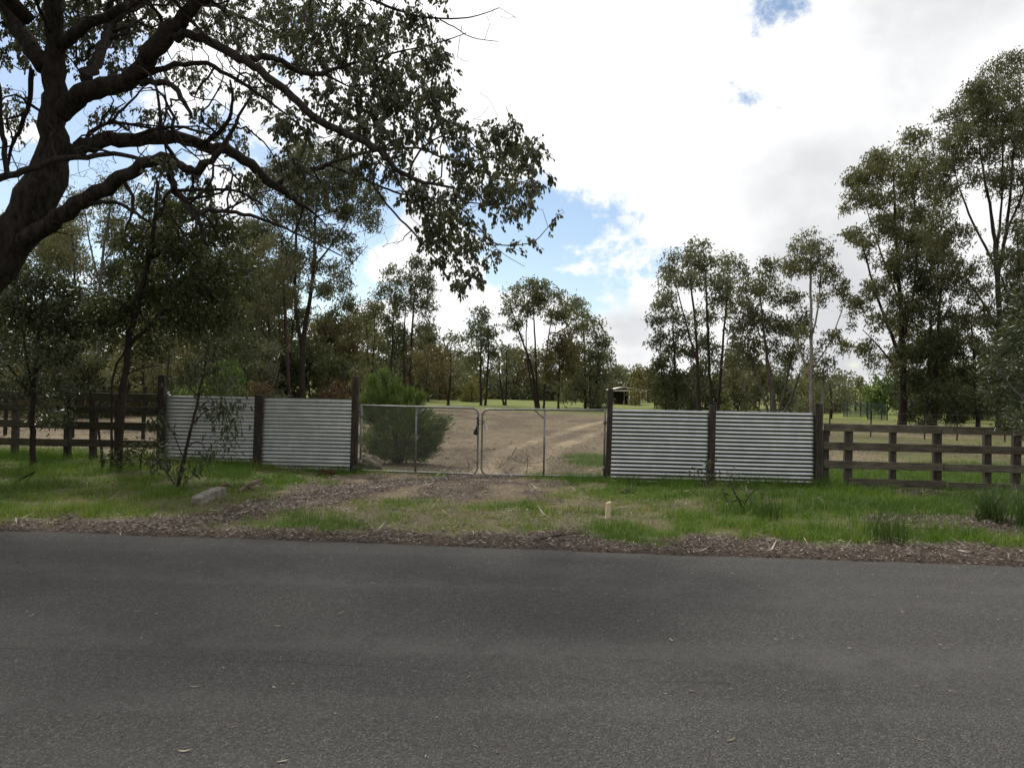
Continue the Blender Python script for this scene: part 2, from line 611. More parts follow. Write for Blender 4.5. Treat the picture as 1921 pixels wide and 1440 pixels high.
base = k.mix(k.ss(g2, 0.45, 0.28, 0, 0.2), base, (0.17, 0.163, 0.155))
b = pbsdf(k, base, 0.95, 0.12, normal=k.bump(hgt, 1.0, 0.010))
k.put(out.inputs[0], b.outputs[0])

# ground: colour zones come from the terrain itself (vertex zones), grain from noise
m, k, out = newmat('ground_soil')
tc = k.n('ShaderNodeTexCoord').outputs['Object']
at = k.n('ShaderNodeAttribute', attribute_name='zone')
sep2 = k.n('ShaderNodeSeparateColor')
k.put(sep2.inputs[0], at.outputs['Color'])
gz, lz, bz = sep2.outputs[0], sep2.outputs[1], sep2.outputs[2]
fa = at.outputs['Alpha']
n_f = k.noise(tc, 22, 8, 0.72)
n_m = k.noise(tc, 3.0, 6, 0.65)
n_l = k.noise(tc, 0.22, 5, 0.6)
dry = k.mix(k.ss(n_m, 0.35, 0.68), (0.135, 0.102, 0.062), (0.215, 0.172, 0.110))
dry = k.mix(k.ss(n_f, 0.52, 0.72, 0, 0.75), dry, (0.33, 0.275, 0.20))
dry = k.mix(k.ss(n_f, 0.30, 0.45, 0.75, 0), dry, (0.070, 0.050, 0.032))
dry = k.mix(k.ss(n_l, 0.5, 0.7, 0, 0.35), dry, (0.13, 0.12, 0.06))
grn = k.mix(k.ss(n_f, 0.35, 0.65), (0.045, 0.070, 0.014), (0.105, 0.130, 0.030))
grn = k.mix(k.ss(n_m, 0.5, 0.75, 0, 0.5), grn, (0.110, 0.092, 0.045))
lit = k.mix(k.ss(n_f, 0.35, 0.62), (0.034, 0.025, 0.020), (0.098, 0.072, 0.056))
lit = k.mix(k.ss(n_f, 0.64, 0.72, 0, 0.6), lit, (0.26, 0.20, 0.155))
track = k.mix(k.ss(n_m, 0.35, 0.65), (0.24, 0.185, 0.115), (0.34, 0.27, 0.175))
farg = k.mix(k.ss(n_l, 0.4, 0.65), (0.115, 0.150, 0.032), (0.170, 0.180, 0.045))
farg = k.mix(k.ss(n_m, 0.5, 0.8, 0, 0.4), farg, (0.20, 0.17, 0.075))
c = k.mix(bz, dry, track)
c = k.mix(fa, c, farg)
c = k.mix(gz, c, grn)
c = k.mix(lz, c, lit)
b = pbsdf(k, c, 0.95, 0.15, normal=k.bump(n_f, 0.8, 0.03))
k.put(out.inputs[0], b.outputs[0])


# ================================================================== ground
def dist_poly(x, y, pts):
    d = np.full(np.shape(x), 1e9)
    for (a, b_) in zip(pts[:-1], pts[1:]):
        ax, ay = a
        bx, by = b_
        L2 = (bx - ax) ** 2 + (by - ay) ** 2
        t = np.clip(((x - ax) * (bx - ax) + (y - ay) * (by - ay)) / L2, 0, 1)
        d = np.minimum(d, np.hypot(x - ax - t * (bx - ax), y - ay - t * (by - ay)))
    return d


drive_dark = [G(*p) for p in ((250, 995), (440, 968), (580, 940), (720, 915), (850, 900), (930, 893))]
drive_bare = [G(*p) for p in ((760, 918), (860, 922), (960, 930), (1030, 940), (960, 915), (900, 896), (905, 885))]
track_a = [G(*p) for p in ((905, 893), (915, 868), (960, 842), (1040, 816), (1110, 796), (1180, 781))]
track_b = [G(*p) for p in ((1000, 893), (1010, 868), (1045, 842), (1110, 815), (1180, 797), (1260, 783))]


def zones(x, y):
    u, v = uv_of(x, y)
    nz = fbm(x * 1.3, y * 1.3, 11, 4) - 0.5
    nb = fbm(x * 0.35, y * 0.35, 23, 4) - 0.5
    nf = fbm(x * 5, y * 5, 31, 3) - 0.5
    verge = sst(v, -0.05, 0.1) * (1 - sst(v + nz * 0.6, 6.5, 7.2))
    beyond = sst(v + nz * 0.6, 6.4, 7.1)
    # roadside leaf litter
    lit = sst(0.92 + nz * 1.5 + nf * 0.9 - v, 0, 0.5) * sst(v, -0.4, -0.05)
    dd = dist_poly(x, y, drive_dark)
    lit = np.maximum(lit, sst(0.75 + nz * 0.7 + nf * 0.4 - dd, 0, 0.4))
    gx, gy = G(1790, 985)
    uu, vv = uv_of(gx, gy)
    lit = np.maximum(lit, 0.9 * sst(1.0 - np.hypot((u - uu) / 1.7, (v - vv) / 0.75) + nz * 0.7, 0, 0.3))
    gx, gy = G(1740, 926)
    uu, vv = uv_of(gx, gy)
    lit = np.maximum(lit, 0.8 * sst(1.0 - np.hypot((u - uu) / 1.0, (v - vv) / 0.5) + nz * 0.7, 0, 0.3))
    gx, gy = G(200, 880)
    uu, vv = uv_of(gx, gy)
    lit = np.maximum(lit, 0.7 * sst(1.0 - np.hypot((u - uu - .6) / 1.4, (v - vv + .4) / 0.8) + nz * 1.0, 0, 0.3))
    gx, gy = G(815, 914)
    uu, vv = uv_of(gx, gy)
    bare = sst(1.12 - (np.abs((u - uu) / 2.45) ** 3 + np.abs((v - vv) / 1.95) ** 3) ** (1 / 3.) + nz * 0.8 + nf * 0.35, 0, 0.4) * verge
    lit = np.maximum(lit, (0.30 + 0.5 * sst(fbm(x * 1.6, y * 1.6, 151, 3), .45, .65)) * bare)
    # brownish thin patch of verge by the peg
    gx, gy = G(1200, 950)
    uu, vv = uv_of(gx, gy)
    thin = sst(1.0 - np.hypot((u - uu) / 2.2, (v - vv) / 0.8) + nz * 1.2, 0, 0.6)
    gx, gy = G(800, 968)
    uu, vv = uv_of(gx, gy)
    thin = np.maximum(thin, 1.25 * sst(1.25 - np.hypot((u - uu) / 3.0, (v - vv) / 1.0) + nz * 1.3 + nf * 0.6, 0, 0.7))
    grn = verge * (1 - lit) * (1 - 0.92 * bare) * np.clip(1 - 0.5 * thin, 0.2, 1) * (0.62 + 0.38 * sst(fbm(x * 1.1, y * 1.1, 141, 4), .36, .56))
    lit = np.maximum(lit, 0.6 * verge * np.clip(0.9 - grn, 0, 1) * (1 - bare))
    # beyond the fence
    rp = FX(1545)
    ru, rv = uv_of(*rp)
    gright = sst(u, ru - 1.0, ru + 0.5) * (1 - sst(v + nz * 4.0, 9.6, 13.0))
    gright = np.maximum(gright, 0.75 * sst(u, ru - 2.0, ru + 2.5) * sst(fbm(x * 0.5, y * 0.35, 161, 4), .40, .56) * (1 - sst(v, 24, 40)))
    gx, gy = G(1105, 862)
    uu, vv = uv_of(gx, gy)
    gpatch = sst(1.0 - np.hypot((u - uu) / 0.95, (v - vv) / 3.0) + nz * 0.9, 0, 0.6)
    gleft = sst(-u, 9.8, 10.8) * (1 - sst(v, 7.5, 10)) * 0.5
    far = sst(v + nb * 14 + 0.55 * np.clip(u, -40, 22), 47, 60)
    far = far * (1 - 0.4 * sst(nb, 0.02, 0.2))
    bg_ = np.maximum(np.maximum(gright, gpatch), gleft) * (0.9 + nz * 0.6)
    grn = np.clip(np.maximum(grn, beyond * bg_), 0, 1)
    ta = np.minimum(dist_poly(x, y, track_a), dist_poly(x, y, track_b))
    trk = beyond * sst(0.42 + nz * 0.35 + nf * 0.2 - ta, 0, 0.3) * (1 - far)
    lb = beyond * sst(fbm(x * 0.5, y * 0.25, 71, 4), 0.5, 0.68) * 0.45 * (1 - far)
    lit = np.maximum(lit * (1 - beyond), lb)
    return grn, lit, np.clip(trk + 0.15 * bare, 0, 1), far * beyond


def spacing(a, b, steps):
    """list of coordinates: steps = [(upto, step)]"""
    out = [a]
    for upto, st in steps:
        n = max(1, int(round((upto - out[-1]) / st)))
        out += list(np.linspace(out[-1], upto, n + 1)[1:])
    return np.array(out)


us = spacing(-900, 900, [(-300, 60), (-90, 15), (-30, 3), (-13, 0.6), (13, 0.13), (30, 0.6), (90, 3), (300, 15), (900, 60)])
vs = spacing(-60, 1000, [(-9, 8), (-0.4, 1.5), (9.5, 0.11), (20, 0.3), (60, 1.0), (150, 5), (500, 25), (1000, 80)])
UU, VV = np.meshgrid(us, vs)
XX, YY = xy_of(UU, VV)
ZZ = zt(XX, YY)
nU, nV = len(us), len(vs)
Vg = np.stack([XX, YY, ZZ], -1).reshape(-1, 3)
ii = (np.arange(nV - 1)[:, None] * nU + np.arange(nU - 1)[None, :]).ravel()
quads = np.stack([ii, ii + 1, ii + 1 + nU, ii + nU], -1)
zg, zl, zb, zf = zones(XX.ravel(), YY.ravel())
me = mesh_np('ground', Vg, [quads], attrs={'zone': np.stack([zg, zl, zb, zf], -1)})
ground = obj('ground', me, MAT['ground_soil'], smooth=True)
tag(ground, 'verge, dry paddock and far green fields', kind='structure')

# road: a sheet with a ragged far edge
ur = spacing(-140, 140, [(-14, 3.0), (14, 0.12), (140, 3.0)])
vr = np.array([-9.3, -7.5, -6, -4.5, -3, -1.5, -0.6, -0.2, 0.0])
UU, VV = np.meshgrid(ur, vr)
rag = (fbm(ur * 1.7, ur * 0 + 3.3, 41, 5) - 0.5) * 0.34
VV[-1] += rag
VV[-2] += rag * 0.5
XX, YY = xy_of(UU, VV)
ZZ = 0.012 - 0.0009 * (VV + 4.5) ** 2 + 0.004
ZZ[-1] -= 0.012
nU, nV = len(ur), len(vr)
ii = (np.arange(nV - 1)[:, None] * nU + np.arange(nU - 1)[None, :]).ravel()
quads = np.stack([ii, ii + 1, ii + 1 + nU, ii + nU], -1)
me = mesh_np('road', np.stack([XX, YY, ZZ], -1).reshape(-1, 3), [quads])
road = obj('road', me, MAT['asphalt'], smooth=True)
tag(road, 'dark worn asphalt road', kind='structure')


def road_z(x, y):
    u, v = uv_of(x, y)
    return 0.016 - 0.0009 * (v + 4.5) ** 2


# ================================================================== fences
FANG = math.atan2(*(FX(1900) - FX(100))[::-1])


def board(name, pa, pb, z0, z1, thick, mat, parent, off, tilt=0.0, yoff=0.0):
    """horizontal board between ground points pa, pb (photo columns), z0..z1"""
    a, b_ = FX(pa), FX(pb)
    L = np.hypot(*(b_ - a))
    c_ = (a + b_) / 2
    n = np.array([math.sin(FANG), -math.cos(FANG)])     # towards the road
    c_ = c_ + n * yoff
    me = box_mesh(name, L, thick, z1 - z0, 0.006, 0.004)
    o = obj(name, me, mat, parent)
    o.location = (c_[0] - off[0], c_[1] - off[1], (z0 + z1) / 2 - off[2])
    o.rotation_euler = (0, tilt, FANG)
    return o


def post(name, px, ztop, w_, d_, mat, parent, off, lean=0.0, yoff=0.0, bury=0.25):
    g = FX(px)
    n = np.array([math.sin(FANG), -math.cos(FANG)])
    g = g + n * yoff
    gz_ = float(zt(g[0], g[1]))
    me = box_mesh(name, w_, d_, ztop - gz_ + bury, 0.008, 0.003, base_z=True)
    o = obj(name, me, mat, parent)
    o.location = (g[0] - off[0], g[1] - off[1], gz_ - bury - off[2])
    o.rotation_euler = (lean * 0.4, lean, FANG)
    return o


def at_ground(px):
    g = FX(px)
    return np.array([g[0], g[1], float(zt(g[0], g[1]))])


# left timber rail fence
off = at_ground(170)
rail_l = empty('rail_fence', off)
tag(rail_l, 'dark timber four-rail fence ending at the tall post beside the sapling', 'fence')
for (z0, z1) in ((1.385, 1.545), (1.13, 1.275), (0.785, 0.945), (0.425, 0.575)):
    j = random.uniform(-0.012, 0.012)
    board('rail', -330, 128 + random.uniform(-6, 6), z0 + j, z1 + j, 0.042, MAT['dark_rail_wood'], rail_l, off, random.uniform(-.003, .003), 0.075)
    board('rail', 128.5 + 6, 297, z0 - j, z1 - j, 0.042, MAT['dark_rail_wood'], rail_l, off, random.uniform(-.003, .003), 0.078)
for px, w_ in ((-150, .14), (-60, .13), (28, .13), (127, .13), (175, .125), (222, .13)):
    post('post', px, 1.50, w_, 0.10, MAT['post_wood'], rail_l, off, random.uniform(-.01, .01))

# right timber rail fence
off = at_ground(1700)
rail_r = empty('rail_fence', off)
tag(rail_r, 'weathered grey-brown timber rail fence with a low bottom board in tall green grass', 'fence')
for (z0, z1, sp) in ((1.07, 1.215, 1762), (0.715, 0.865, 1800), (0.37, 0.515, 1766)):
    board('rail', 1543, sp, z0, z1, 0.042, MAT['rail_wood'], rail_r, off, 0.001, 0.075)
    board('rail', sp + 1, 2190, z0 - 0.004, z1 - 0.006, 0.042, MAT['rail_wood'], rail_r, off, 0.0, 0.079)
board('rail', 1590, 1772, 0.045, 0.190, 0.042, MAT['rail_wood'], rail_r, off, 0.004, 0.075)
board('rail', 1776, 2100, 0.030, 0.165, 0.042, MAT['rail_wood'], rail_r, off, 0.0, 0.075)
for px, w_, zt_ in ((1550, .10, 1.09), (1590, .145, 1.19), (1675, .115, 1.19), (1758, .145, 1.20), (1853, .13, 1.20), (1905, .145, 1.2), (1990, .14, 1.2), (2090, .14, 1.2)):
    post('post', px, zt_, w_, 0.10, MAT['post_wood'], rail_r, off, random.uniform(-.012, .012))


# corrugated iron fences
def iron_sheet(pa, pb, z0, z1, parent, off, ph=0.0, nudge=0.0, mat='corrugated_iron'):
    a, b_ = FX(pa), FX(pb)
    L = np.hypot(*(b_ - a))
    c_ = (a + b_) / 2
    n = np.array([math.sin(FANG), -math.cos(FANG)])
    c_ = c_ + n * nudge
    pitch, amp = 0.0762, 0.0092
    nz_ = int((z1 - z0) / pitch * 12)
    zz_ = np.linspace(0, z1 - z0, nz_ + 1)
    nx_ = 14
    xs = np.linspace(-L / 2, L / 2, nx_ + 1)
    X, Z = np.meshgrid(xs, zz_)
    seed = int(abs(pa)) + 3
    warp = (fbm(X * 0.9 + seed, Z * 1.2, seed, 3) - 0.5) * 0.034
    sag = (fbm(X * 0.7 + seed * 3, Z * 0 + 1.0, seed + 9, 2) - 0.5) * 0.012
    Yf = -amp * np.sin(2 * PI * Z / pitch + ph) + warp
    V1 = np.stack([X, Yf, Z + sag], -1).reshape(-1, 3)
    V2 = V1 + np.array([0, 0.0018, 0])
    W = nx_ + 1
    i = (np.arange(nz_)[:, None] * W + np.arange(nx_)[None, :]).ravel()
    q = np.stack([i, i + 1, i + 1 + W, i + W], -1)
    q2 = q[:, ::-1] + len(V1)
    me = mesh_np('corrugated_sheet', np.concatenate([V1, V2]), [q, q2])
    o = obj('corrugated_sheet', me, MAT[mat], parent, smooth=True)
    o.location = (c_[0] - off[0], c_[1] - off[1], z0 - off[2])
    o.rotation_euler = (0, 0, FANG)
    return o


off = at_ground(484)
iron_l = empty('corrugated_fence', off)
tag(iron_l, 'corrugated iron fence with dark posts behind the leafy sapling, beside the bush', 'fence')
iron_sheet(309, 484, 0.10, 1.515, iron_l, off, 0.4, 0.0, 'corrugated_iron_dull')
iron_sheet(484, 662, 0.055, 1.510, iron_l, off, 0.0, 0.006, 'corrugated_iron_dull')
board('backing_rail', 306, 660, 1.36, 1.43, 0.05, MAT['post_wood'], iron_l, off, 0, -0.045)
board('backing_rail', 306, 660, 0.40, 0.47, 0.05, MAT['post_wood'], iron_l, off, 0, -0.045)
post('post', 303, 1.935, 0.135, 0.12, MAT['post_wood'], iron_l, off, 0.006, 0.03)
post('post', 484, 1.565, 0.14, 0.10, MAT['post_wood'], iron_l, off, 0.018, 0.05)
post('post', 664.5, 1.965, 0.125, 0.12, MAT['post_wood'], iron_l, off, 0.012, 0.02)
me = box_mesh('stump', 0.10, 0.10, 0.42, 0.02, 0.01, base_z=True)
g = FX(653)
o = obj('post_stub', me, MAT['post_wood'], iron_l)
o.location = (g[0] - off[0], g[1] - 0.10 - off[1], -0.32)
o.rotation_euler = (0.1, 0.5, FANG)

off = at_ground(1334)
iron_r = empty('corrugated_fence', off)
tag(iron_r, 'corrugated iron fence with dark posts rising from bright green grass, beside the rail fence', 'fence')
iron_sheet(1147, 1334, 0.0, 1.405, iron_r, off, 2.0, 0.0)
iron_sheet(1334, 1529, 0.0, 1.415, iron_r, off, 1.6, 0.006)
board('backing_rail', 1148, 1530, 1.26, 1.33, 0.05, MAT['post_wood'], iron_r, off, 0, -0.045)
board('backing_rail', 1148, 1530, 0.36, 0.43, 0.05, MAT['post_wood'], iron_r, off, 0, -0.045)
post('post', 1140.5, 1.81, 0.105, 0.12, MAT['post_wood'], iron_r, off, 0.018, 0.02)
post('post', 1334, 1.525, 0.115, 0.10, MAT['post_wood'], iron_r, off, 0.008, 0.05)
post('post', 1535, 1.595, 0.13, 0.12, MAT['post_wood'], iron_r, off, -0.008, 0.03)


# gates
def gate(name, pa, pb, label, hinge_left, sagz, bar_px, zb, ztop):
    a, b_ = FX(pa), FX(pb)
    L = np.hypot(*(b_ - a))
    root = empty(name, (a[0], a[1], 0.0), FANG)
    tag(root, label, 'gate', 'pair of pipe and chain-link gates')
    r_ = 0.13
    pts = []

    def arc(cx, cz, a0, a1, n=7):
        for t in np.linspace(a0, a1, n):
            pts.append((cx + r_ * math.cos(t), 0, cz + r_ * math.sin(t)))

    def zof(x, z):
        return z + sagz * (x / L)
    if hinge_left:
        pts += [(0, 0, zb), (L * 0.3, 0, zb), (L * 0.6, 0, zb)]
        arc(L - r_, zb + r_, -PI / 2, 0)
        arc(L - r_, ztop - r_, 0, PI / 2)
        pts += [(L * 0.6, 0, ztop), (L * 0.3, 0, ztop), (0, 0, ztop)]
    else:
        pts += [(L, 0, ztop), (L * 0.6, 0, ztop), (L * 0.3, 0, ztop)]
        arc(r_, ztop - r_, PI / 2, PI)
        arc(r_, zb + r_, PI, 1.5 * PI)
        pts += [(L * 0.3, 0, zb), (L * 0.6, 0, zb), (L, 0, zb)]
    pts = [(x, y, zof(x, z)) for x, y, z in pts]
    mb = MB()
    mb.tube(pts, 0.0195, 10)
    mb.build('frame', MAT['steel_pipe'], root)
    hx = 0.0 if hinge_left else L
    mb = MB()
    mb.tube([(hx, 0, zof(hx, zb) - 0.02), (hx, 0, zof(hx, ztop) + 0.02)], 0.021, 10)
    mb.build('hinge_stile', MAT['steel_pipe'], root)
    bx = np.hypot(*(FX(bar_px) - a))
    mb = MB()
    mb.tube([(bx, 0, zof(bx, zb) + 0.02), (bx, 0, zof(bx, ztop) - 0.02)], 0.019, 8)
    mb.build('mid_bar', MAT['steel_pipe'], root)
    s = 1 if hinge_left else -1
    mb = MB()
    mb.tube([(bx + s * 0.01, 0, zof(bx, ztop) - 0.17), (bx + s * 0.20, 0, zof(bx, ztop) - 0.015)], 0.014, 8)
    mb.build('brace', MAT['steel_pipe'], root)
    for hz in (0.25, ztop - 0.2):
        mb = MB()
        s2 = -1 if hinge_left else 1
        mb.tube([(hx, 0, hz), (hx + s2 * 0.06, 0, hz)], 0.014, 8)
        mb.tube([(hx, 0, hz - 0.04), (hx, 0, hz + 0.04)], 0.030, 10)
        mb.build('hinge', MAT['steel_pipe'], root)
    # chain-link wires, clipped to the frame
    mb = MB()
    pitch = 0.062
    H = ztop - zb
    for sg in (1, -1):
        x = -H
        while x < L + H:
            # line from (x, zb) going up with slope sg
            x0, z0, x1, z1 = (x, 0, x + H, H) if sg > 0 else (x + H, 0, x, H)
            t0, t1 = 0.0, 1.0
            dx = x1 - x0
            ta, tb = (0.01 - x0) / dx, (L - 0.01 - x0) / dx
            t0, t1 = max(t0, min(ta, tb)), min(t1, max(ta, tb))
            if t1 - t0 > 0.02:
                p, q = x0 + dx * t0, x0 + dx * t1
                mb.tube([(p, sg * 0.0014, zof(p, zb + H * t0)), (q, sg * 0.0014, zof(q, zb + H * t1))], 0.0021, 3, cap=False)
            x += pitch
    o = mb.build('chain_link_mesh', MAT['wire'], root, smooth=False)
    o['kind'] = 'stuff'
    return root


gl = gate('gate', 677, 896.5, 'grey pipe and chain-link gate in front of the dark green bush', True, -0.012, 780, 0.078, 1.385)
gr = gate('gate', 904, 1134, 'grey pipe and chain-link gate showing the wheel tracks behind it', False, 0.03, 1021, 0.055, 1.355)
del gl['group'], gr['group']

# chain with padlock on the meeting stiles, and white tag
g0 = FX(897)
ch = empty('gate_chain', (g0[0], g0[1], 1.0), FANG)
tag(ch, 'dark chain and lock hanging where the two gates meet', 'chain')
mb = MB()
for q in range(7):
    t = q / 6
    cx_, cz_ = -0.02 + 0.02 * math.sin(q), 0.17 - 0.30 * t
    ang = np.linspace(0, 2 * PI, 9)[:-1]
    pl = [(cx_ + 0.018 * math.cos(x) * (1 if q % 2 else 0.3), -0.035 + (0 if q % 2 else 0.018 * math.cos(x)), cz_ + 0.032 * math.sin(x)) for x in ang]
    mb.tube(pl, 0.008, 5, closed=True)
mb.build('chain_links', MAT['black_metal'], ch)
mb = MB()
ang = np.linspace(0, 2 * PI, 13)[:-1]
mb.tube([(0.03 + 0.075 * math.cos(x), 0.05 * math.sin(x), 0.10 + 0.03 * math.sin(x)) for x in ang], 0.008, 5, closed=True)
mb.build('chain_loop', MAT['black_metal'], ch)
me = box_mesh('lock_body', 0.065, 0.035, 0.10, 0.01)
o = obj('lock_body', me, MAT['black_metal'], ch)
o.location = (-0.055, -0.03, -0.10)
o.rotation_euler = (0, 0.3, 0)
mb = MB()
mb.tube([(-0.02, 0, 0.045), (-0.02, 0, 0.085), (0, 0, 0.105), (0.02, 0, 0.085), (0.02, 0, 0.045)], 0.006, 6)
mb.build('shackle', MAT['steel_pipe'], o)

g0 = FX(907)
tg = empty('white_tag', (g0[0], g0[1], 1.05), FANG)
tag(tg, 'crumpled white plastic scrap with yellow tie on the gate with wheel tracks', 'plastic scrap')
n_ = 9
X, Z = np.meshgrid(np.linspace(-1, 1, n_), np.linspace(0, 1, n_))
wd = 0.012 + 0.045 * Z
Vx = 0.015 + X * wd + 0.03 * Z ** 2
Vz = 0.07 - 0.17 * Z + 0.02 * X * Z
Vy = -0.03 + 0.018 * np.sin(X * 5 + Z * 4)
i = (np.arange(n_ - 1)[:, None] * n_ + np.arange(n_ - 1)[None, :]).ravel()
q = np.stack([i, i + 1, i + 1 + n_, i + n_], -1)
me = mesh_np('scrap', np.stack([Vx, Vy, Vz], -1).reshape(-1, 3), [q])
obj('scrap', me, MAT['white_plastic'], tg, smooth=True)
mb = MB()
mb.tube([(0.0, -0.03, 0.06), (0.012, -0.035, 0.085), (0.02, -0.03, 0.12), (0.015, -0.02, 0.135)], [0.012, 0.014, 0.01, 0.006], 6)
mb.build('tie', MAT['yellow_plastic'], tg)


# wire fence lines in the paddock: dark pickets with wires
def picket_fence(pts, h, label, wires, cls='wire_fence', wd=0.05):
    base = np.array([*pts[0], float(zt(*pts[0]))])
    root = empty(cls, base)
    tag(root, label, 'fence')
    tops = []
    for (x, y) in pts:
        z = float(zt(x, y))
        me = box_mesh('picket', wd, wd * 0.8, h + 0.2, 0.006, 0.002, base_z=True)
        o = obj('picket', me, MAT['star_picket'], root)
        o.location = (x - base[0], y - base[1], z - 0.2 - base[2])
        o.rotation_euler = (random.uniform(-.03, .03), random.uniform(-.03, .03), random.uniform(0, 1))
        tops.append((x - base[0], y - base[1], z - base[2]))
    for hz in wires:
        mb = MB()
        mb.tube([(x, y, z + hz) for x, y, z in tops], 0.003, 4)
        mb.build('wire', MAT['wire'], root)
    return root


pr = []
for (x, y, D) in ((1400, 815, 33), (1480, 815, 33), (1556, 815, 33.0), (1633, 817, 32.5), (1735, 822, 31.5), (1795, 824, 31), (1885, 826, 30.5), (1990, 828, 30)):
    p = P(x, y, D)
    pr.append((p[0], p[1]))
picket_fence(pr, 1.15, 'thin dark steel picket wire fence standing in the paddock behind the rail fence', (0.35, 0.7, 1.05))
pl_ = []
for (x, D) in ((-110, 22), (9, 21.5), (135, 21.2), (268, 21.0)):
    p = P(x, 830, D)
    pl_.append((p[0], p[1]))
picket_fence(pl_, 1.5, 'dark posted wire fence in the shade behind the four-rail fence', (0.4, 0.8, 1.2), wd=0.10)

# ================================================================== plants
class Leaves:
    """many leaves -> arrays"""

    def __init__(s):
        s.p, s.d, s.L, s.W, s.r = [], [], [], [], []

    def add(s, p, d, L, W, r):
        s.p.append(p)
        s.d.append(d)
        s.L.append(L)
        s.W.append(W)
        s.r.append(r)

    def build(s, name, mat, parent, off, hires=False, seed=1, tri=False):
        rg = np.random.RandomState(seed)
        p, d = np.concatenate(s.p), np.concatenate(s.d)
        L, W, r = np.concatenate(s.L), np.concatenate(s.W), np.concatenate(s.r)
        n = len(p)
        d = d / (np.linalg.norm(d, axis=1)[:, None] + 1e-9)
        a = rg.normal(size=(n, 3))
        side = np.cross(d, a)
        side /= np.linalg.norm(side, axis=1)[:, None] + 1e-9
        nor = np.cross(side, d)
        p = p - np.asarray(off)
        Lc, Wc = L[:, None], W[:, None]
        fold = 0.25
        if hires:
            pts = [p, p + d * Lc * .28 + side * Wc * .5 + nor * Wc * fold, p + d * Lc * .66 + side * Wc * .40 + nor * Wc * (fold - .12), p + d * Lc - nor * Lc * .10,
                   p + d * Lc * .66 - side * Wc * .40 + nor * Wc * (fold - .12), p + d * Lc * .28 - side * Wc * .5 + nor * Wc * fold]
            V = np.stack(pts, 1).reshape(-1, 3)
            b_ = np.arange(n)[:, None] * 6
            F = np.concatenate([b_ + np.array([0, 1, 2, 3]), b_ + np.array([0, 3, 4, 5])])
            rr = np.concatenate([r, r])
        elif tri:
            V = np.stack([p - side * Wc * .62, p + side * Wc * .62, p + d * Lc], 1).reshape(-1, 3)
            F = np.arange(n)[:, None] * 3 + np.array([0, 1, 2])
            rr = r
        else:
            pts = [p, p + d * Lc * .42 + side * Wc * .5, p + d * Lc, p + d * Lc * .42 - side * Wc * .5]
            V = np.stack(pts, 1).reshape(-1, 3)
            b_ = np.arange(n)[:, None] * 4
            F = b_ + np.array([0, 1, 2, 3])
            rr = r
        me = mesh_np(name, V, [F], rnd=rr)
        return obj(name, me, mat, parent)


def grow(mb, skel, att, rg, tip, rise=0.3, up_pen=0.8, sides=4, maxr=0.5, kr=0.010, jit=0.12, step=0.3):
    """connect attractor points to the nearest part of the growing skeleton"""
    cap = sum(len(p) * 40 for p, _ in skel) + len(att) * 5 + 1000
    N = np.empty((cap, 3))
    NR = np.empty(cap)
    n = 0
    for pts, rad in skel:
        seg = np.linalg.norm(np.diff(pts, axis=0), axis=1)
        for i, s_ in enumerate(seg):
            m_ = min(39, max(1, int(s_ / step)))
            t = np.arange(m_) / m_
            N[n:n + m_] = pts[i] + (pts[i + 1] - pts[i]) * t[:, None]
            NR[n:n + m_] = rad[i] + (rad[i + 1] - rad[i]) * t
            n += m_
        N[n] = pts[-1]
        NR[n] = rad[-1]
        n += 1
    if len(att) == 0:
        return
    d0 = np.min(np.linalg.norm(att[:, None, :] - N[None, :n:3, :], axis=2), axis=1)
    for a in att[np.argsort(d0)]:
        dv = a - N[:n]
        dd = np.linalg.norm(dv, axis=1)
        cost = dd * (1 + up_pen * np.clip(-dv[:, 2] / (dd + 1e-6), 0, 1)) + 0.02 * dd.mean()
        j = int(np.argmin(cost))
        L = dd[j]
        if L < 1e-3:
            continue
        p0 = N[j].copy()
        t = np.array([0, .3, .6, .85, 1.0]) if sides > 4 and maxr > 0.4 and step < 0.5 else np.array([0, .5, 1.0])
        if L < step * 1.2:
            t = np.array([0, .5, 1.0])
        pts = p0 + (a - p0) * t[:, None]
        bow = np.sin(t * PI)[:, None]
        pts = pts + bow * (rg.normal(size=3) * jit * L + np.array([0, 0, rise * 0.35 * L]))
        if len(t) > 3:
            pts[1:-1] += rg.normal(size=(len(t) - 2, 3)) * jit * 0.35 * L
        r0 = min(NR[j] * 0.72, maxr, tip + kr * L)
        tp = min(tip, r0 * 0.8)
        rad = r0 + (tp - r0) * t
        mb.tube(pts, rad, sides if r0 > tip * 2.2 else 3, cap=False)
        m_ = len(t) - 1
        N[n:n + m_] = pts[1:]
        NR[n:n + m_] = rad[1:]
        n += m_


def ellip(rg, n, c, rx, ry, rz, hollow=0.45, up=0.35):
    """points in an ellipsoid, thinner in the lower middle"""
    out = []
    while sum(len(o) for o in out) < n:
        q = rg.normal(size=(n * 2, 3))
        q /= np.linalg.norm(q, axis=1)[:, None]
        q *= (rg.rand(n * 2) ** hollow)[:, None]
        keep = rg.rand(n * 2) < (1 - up) + up * (q[:, 2] * 0.5 + 0.5)
        out.append(q[keep])
    q = np.concatenate(out)[:n]
    return c + q * np.array([rx, ry, rz])


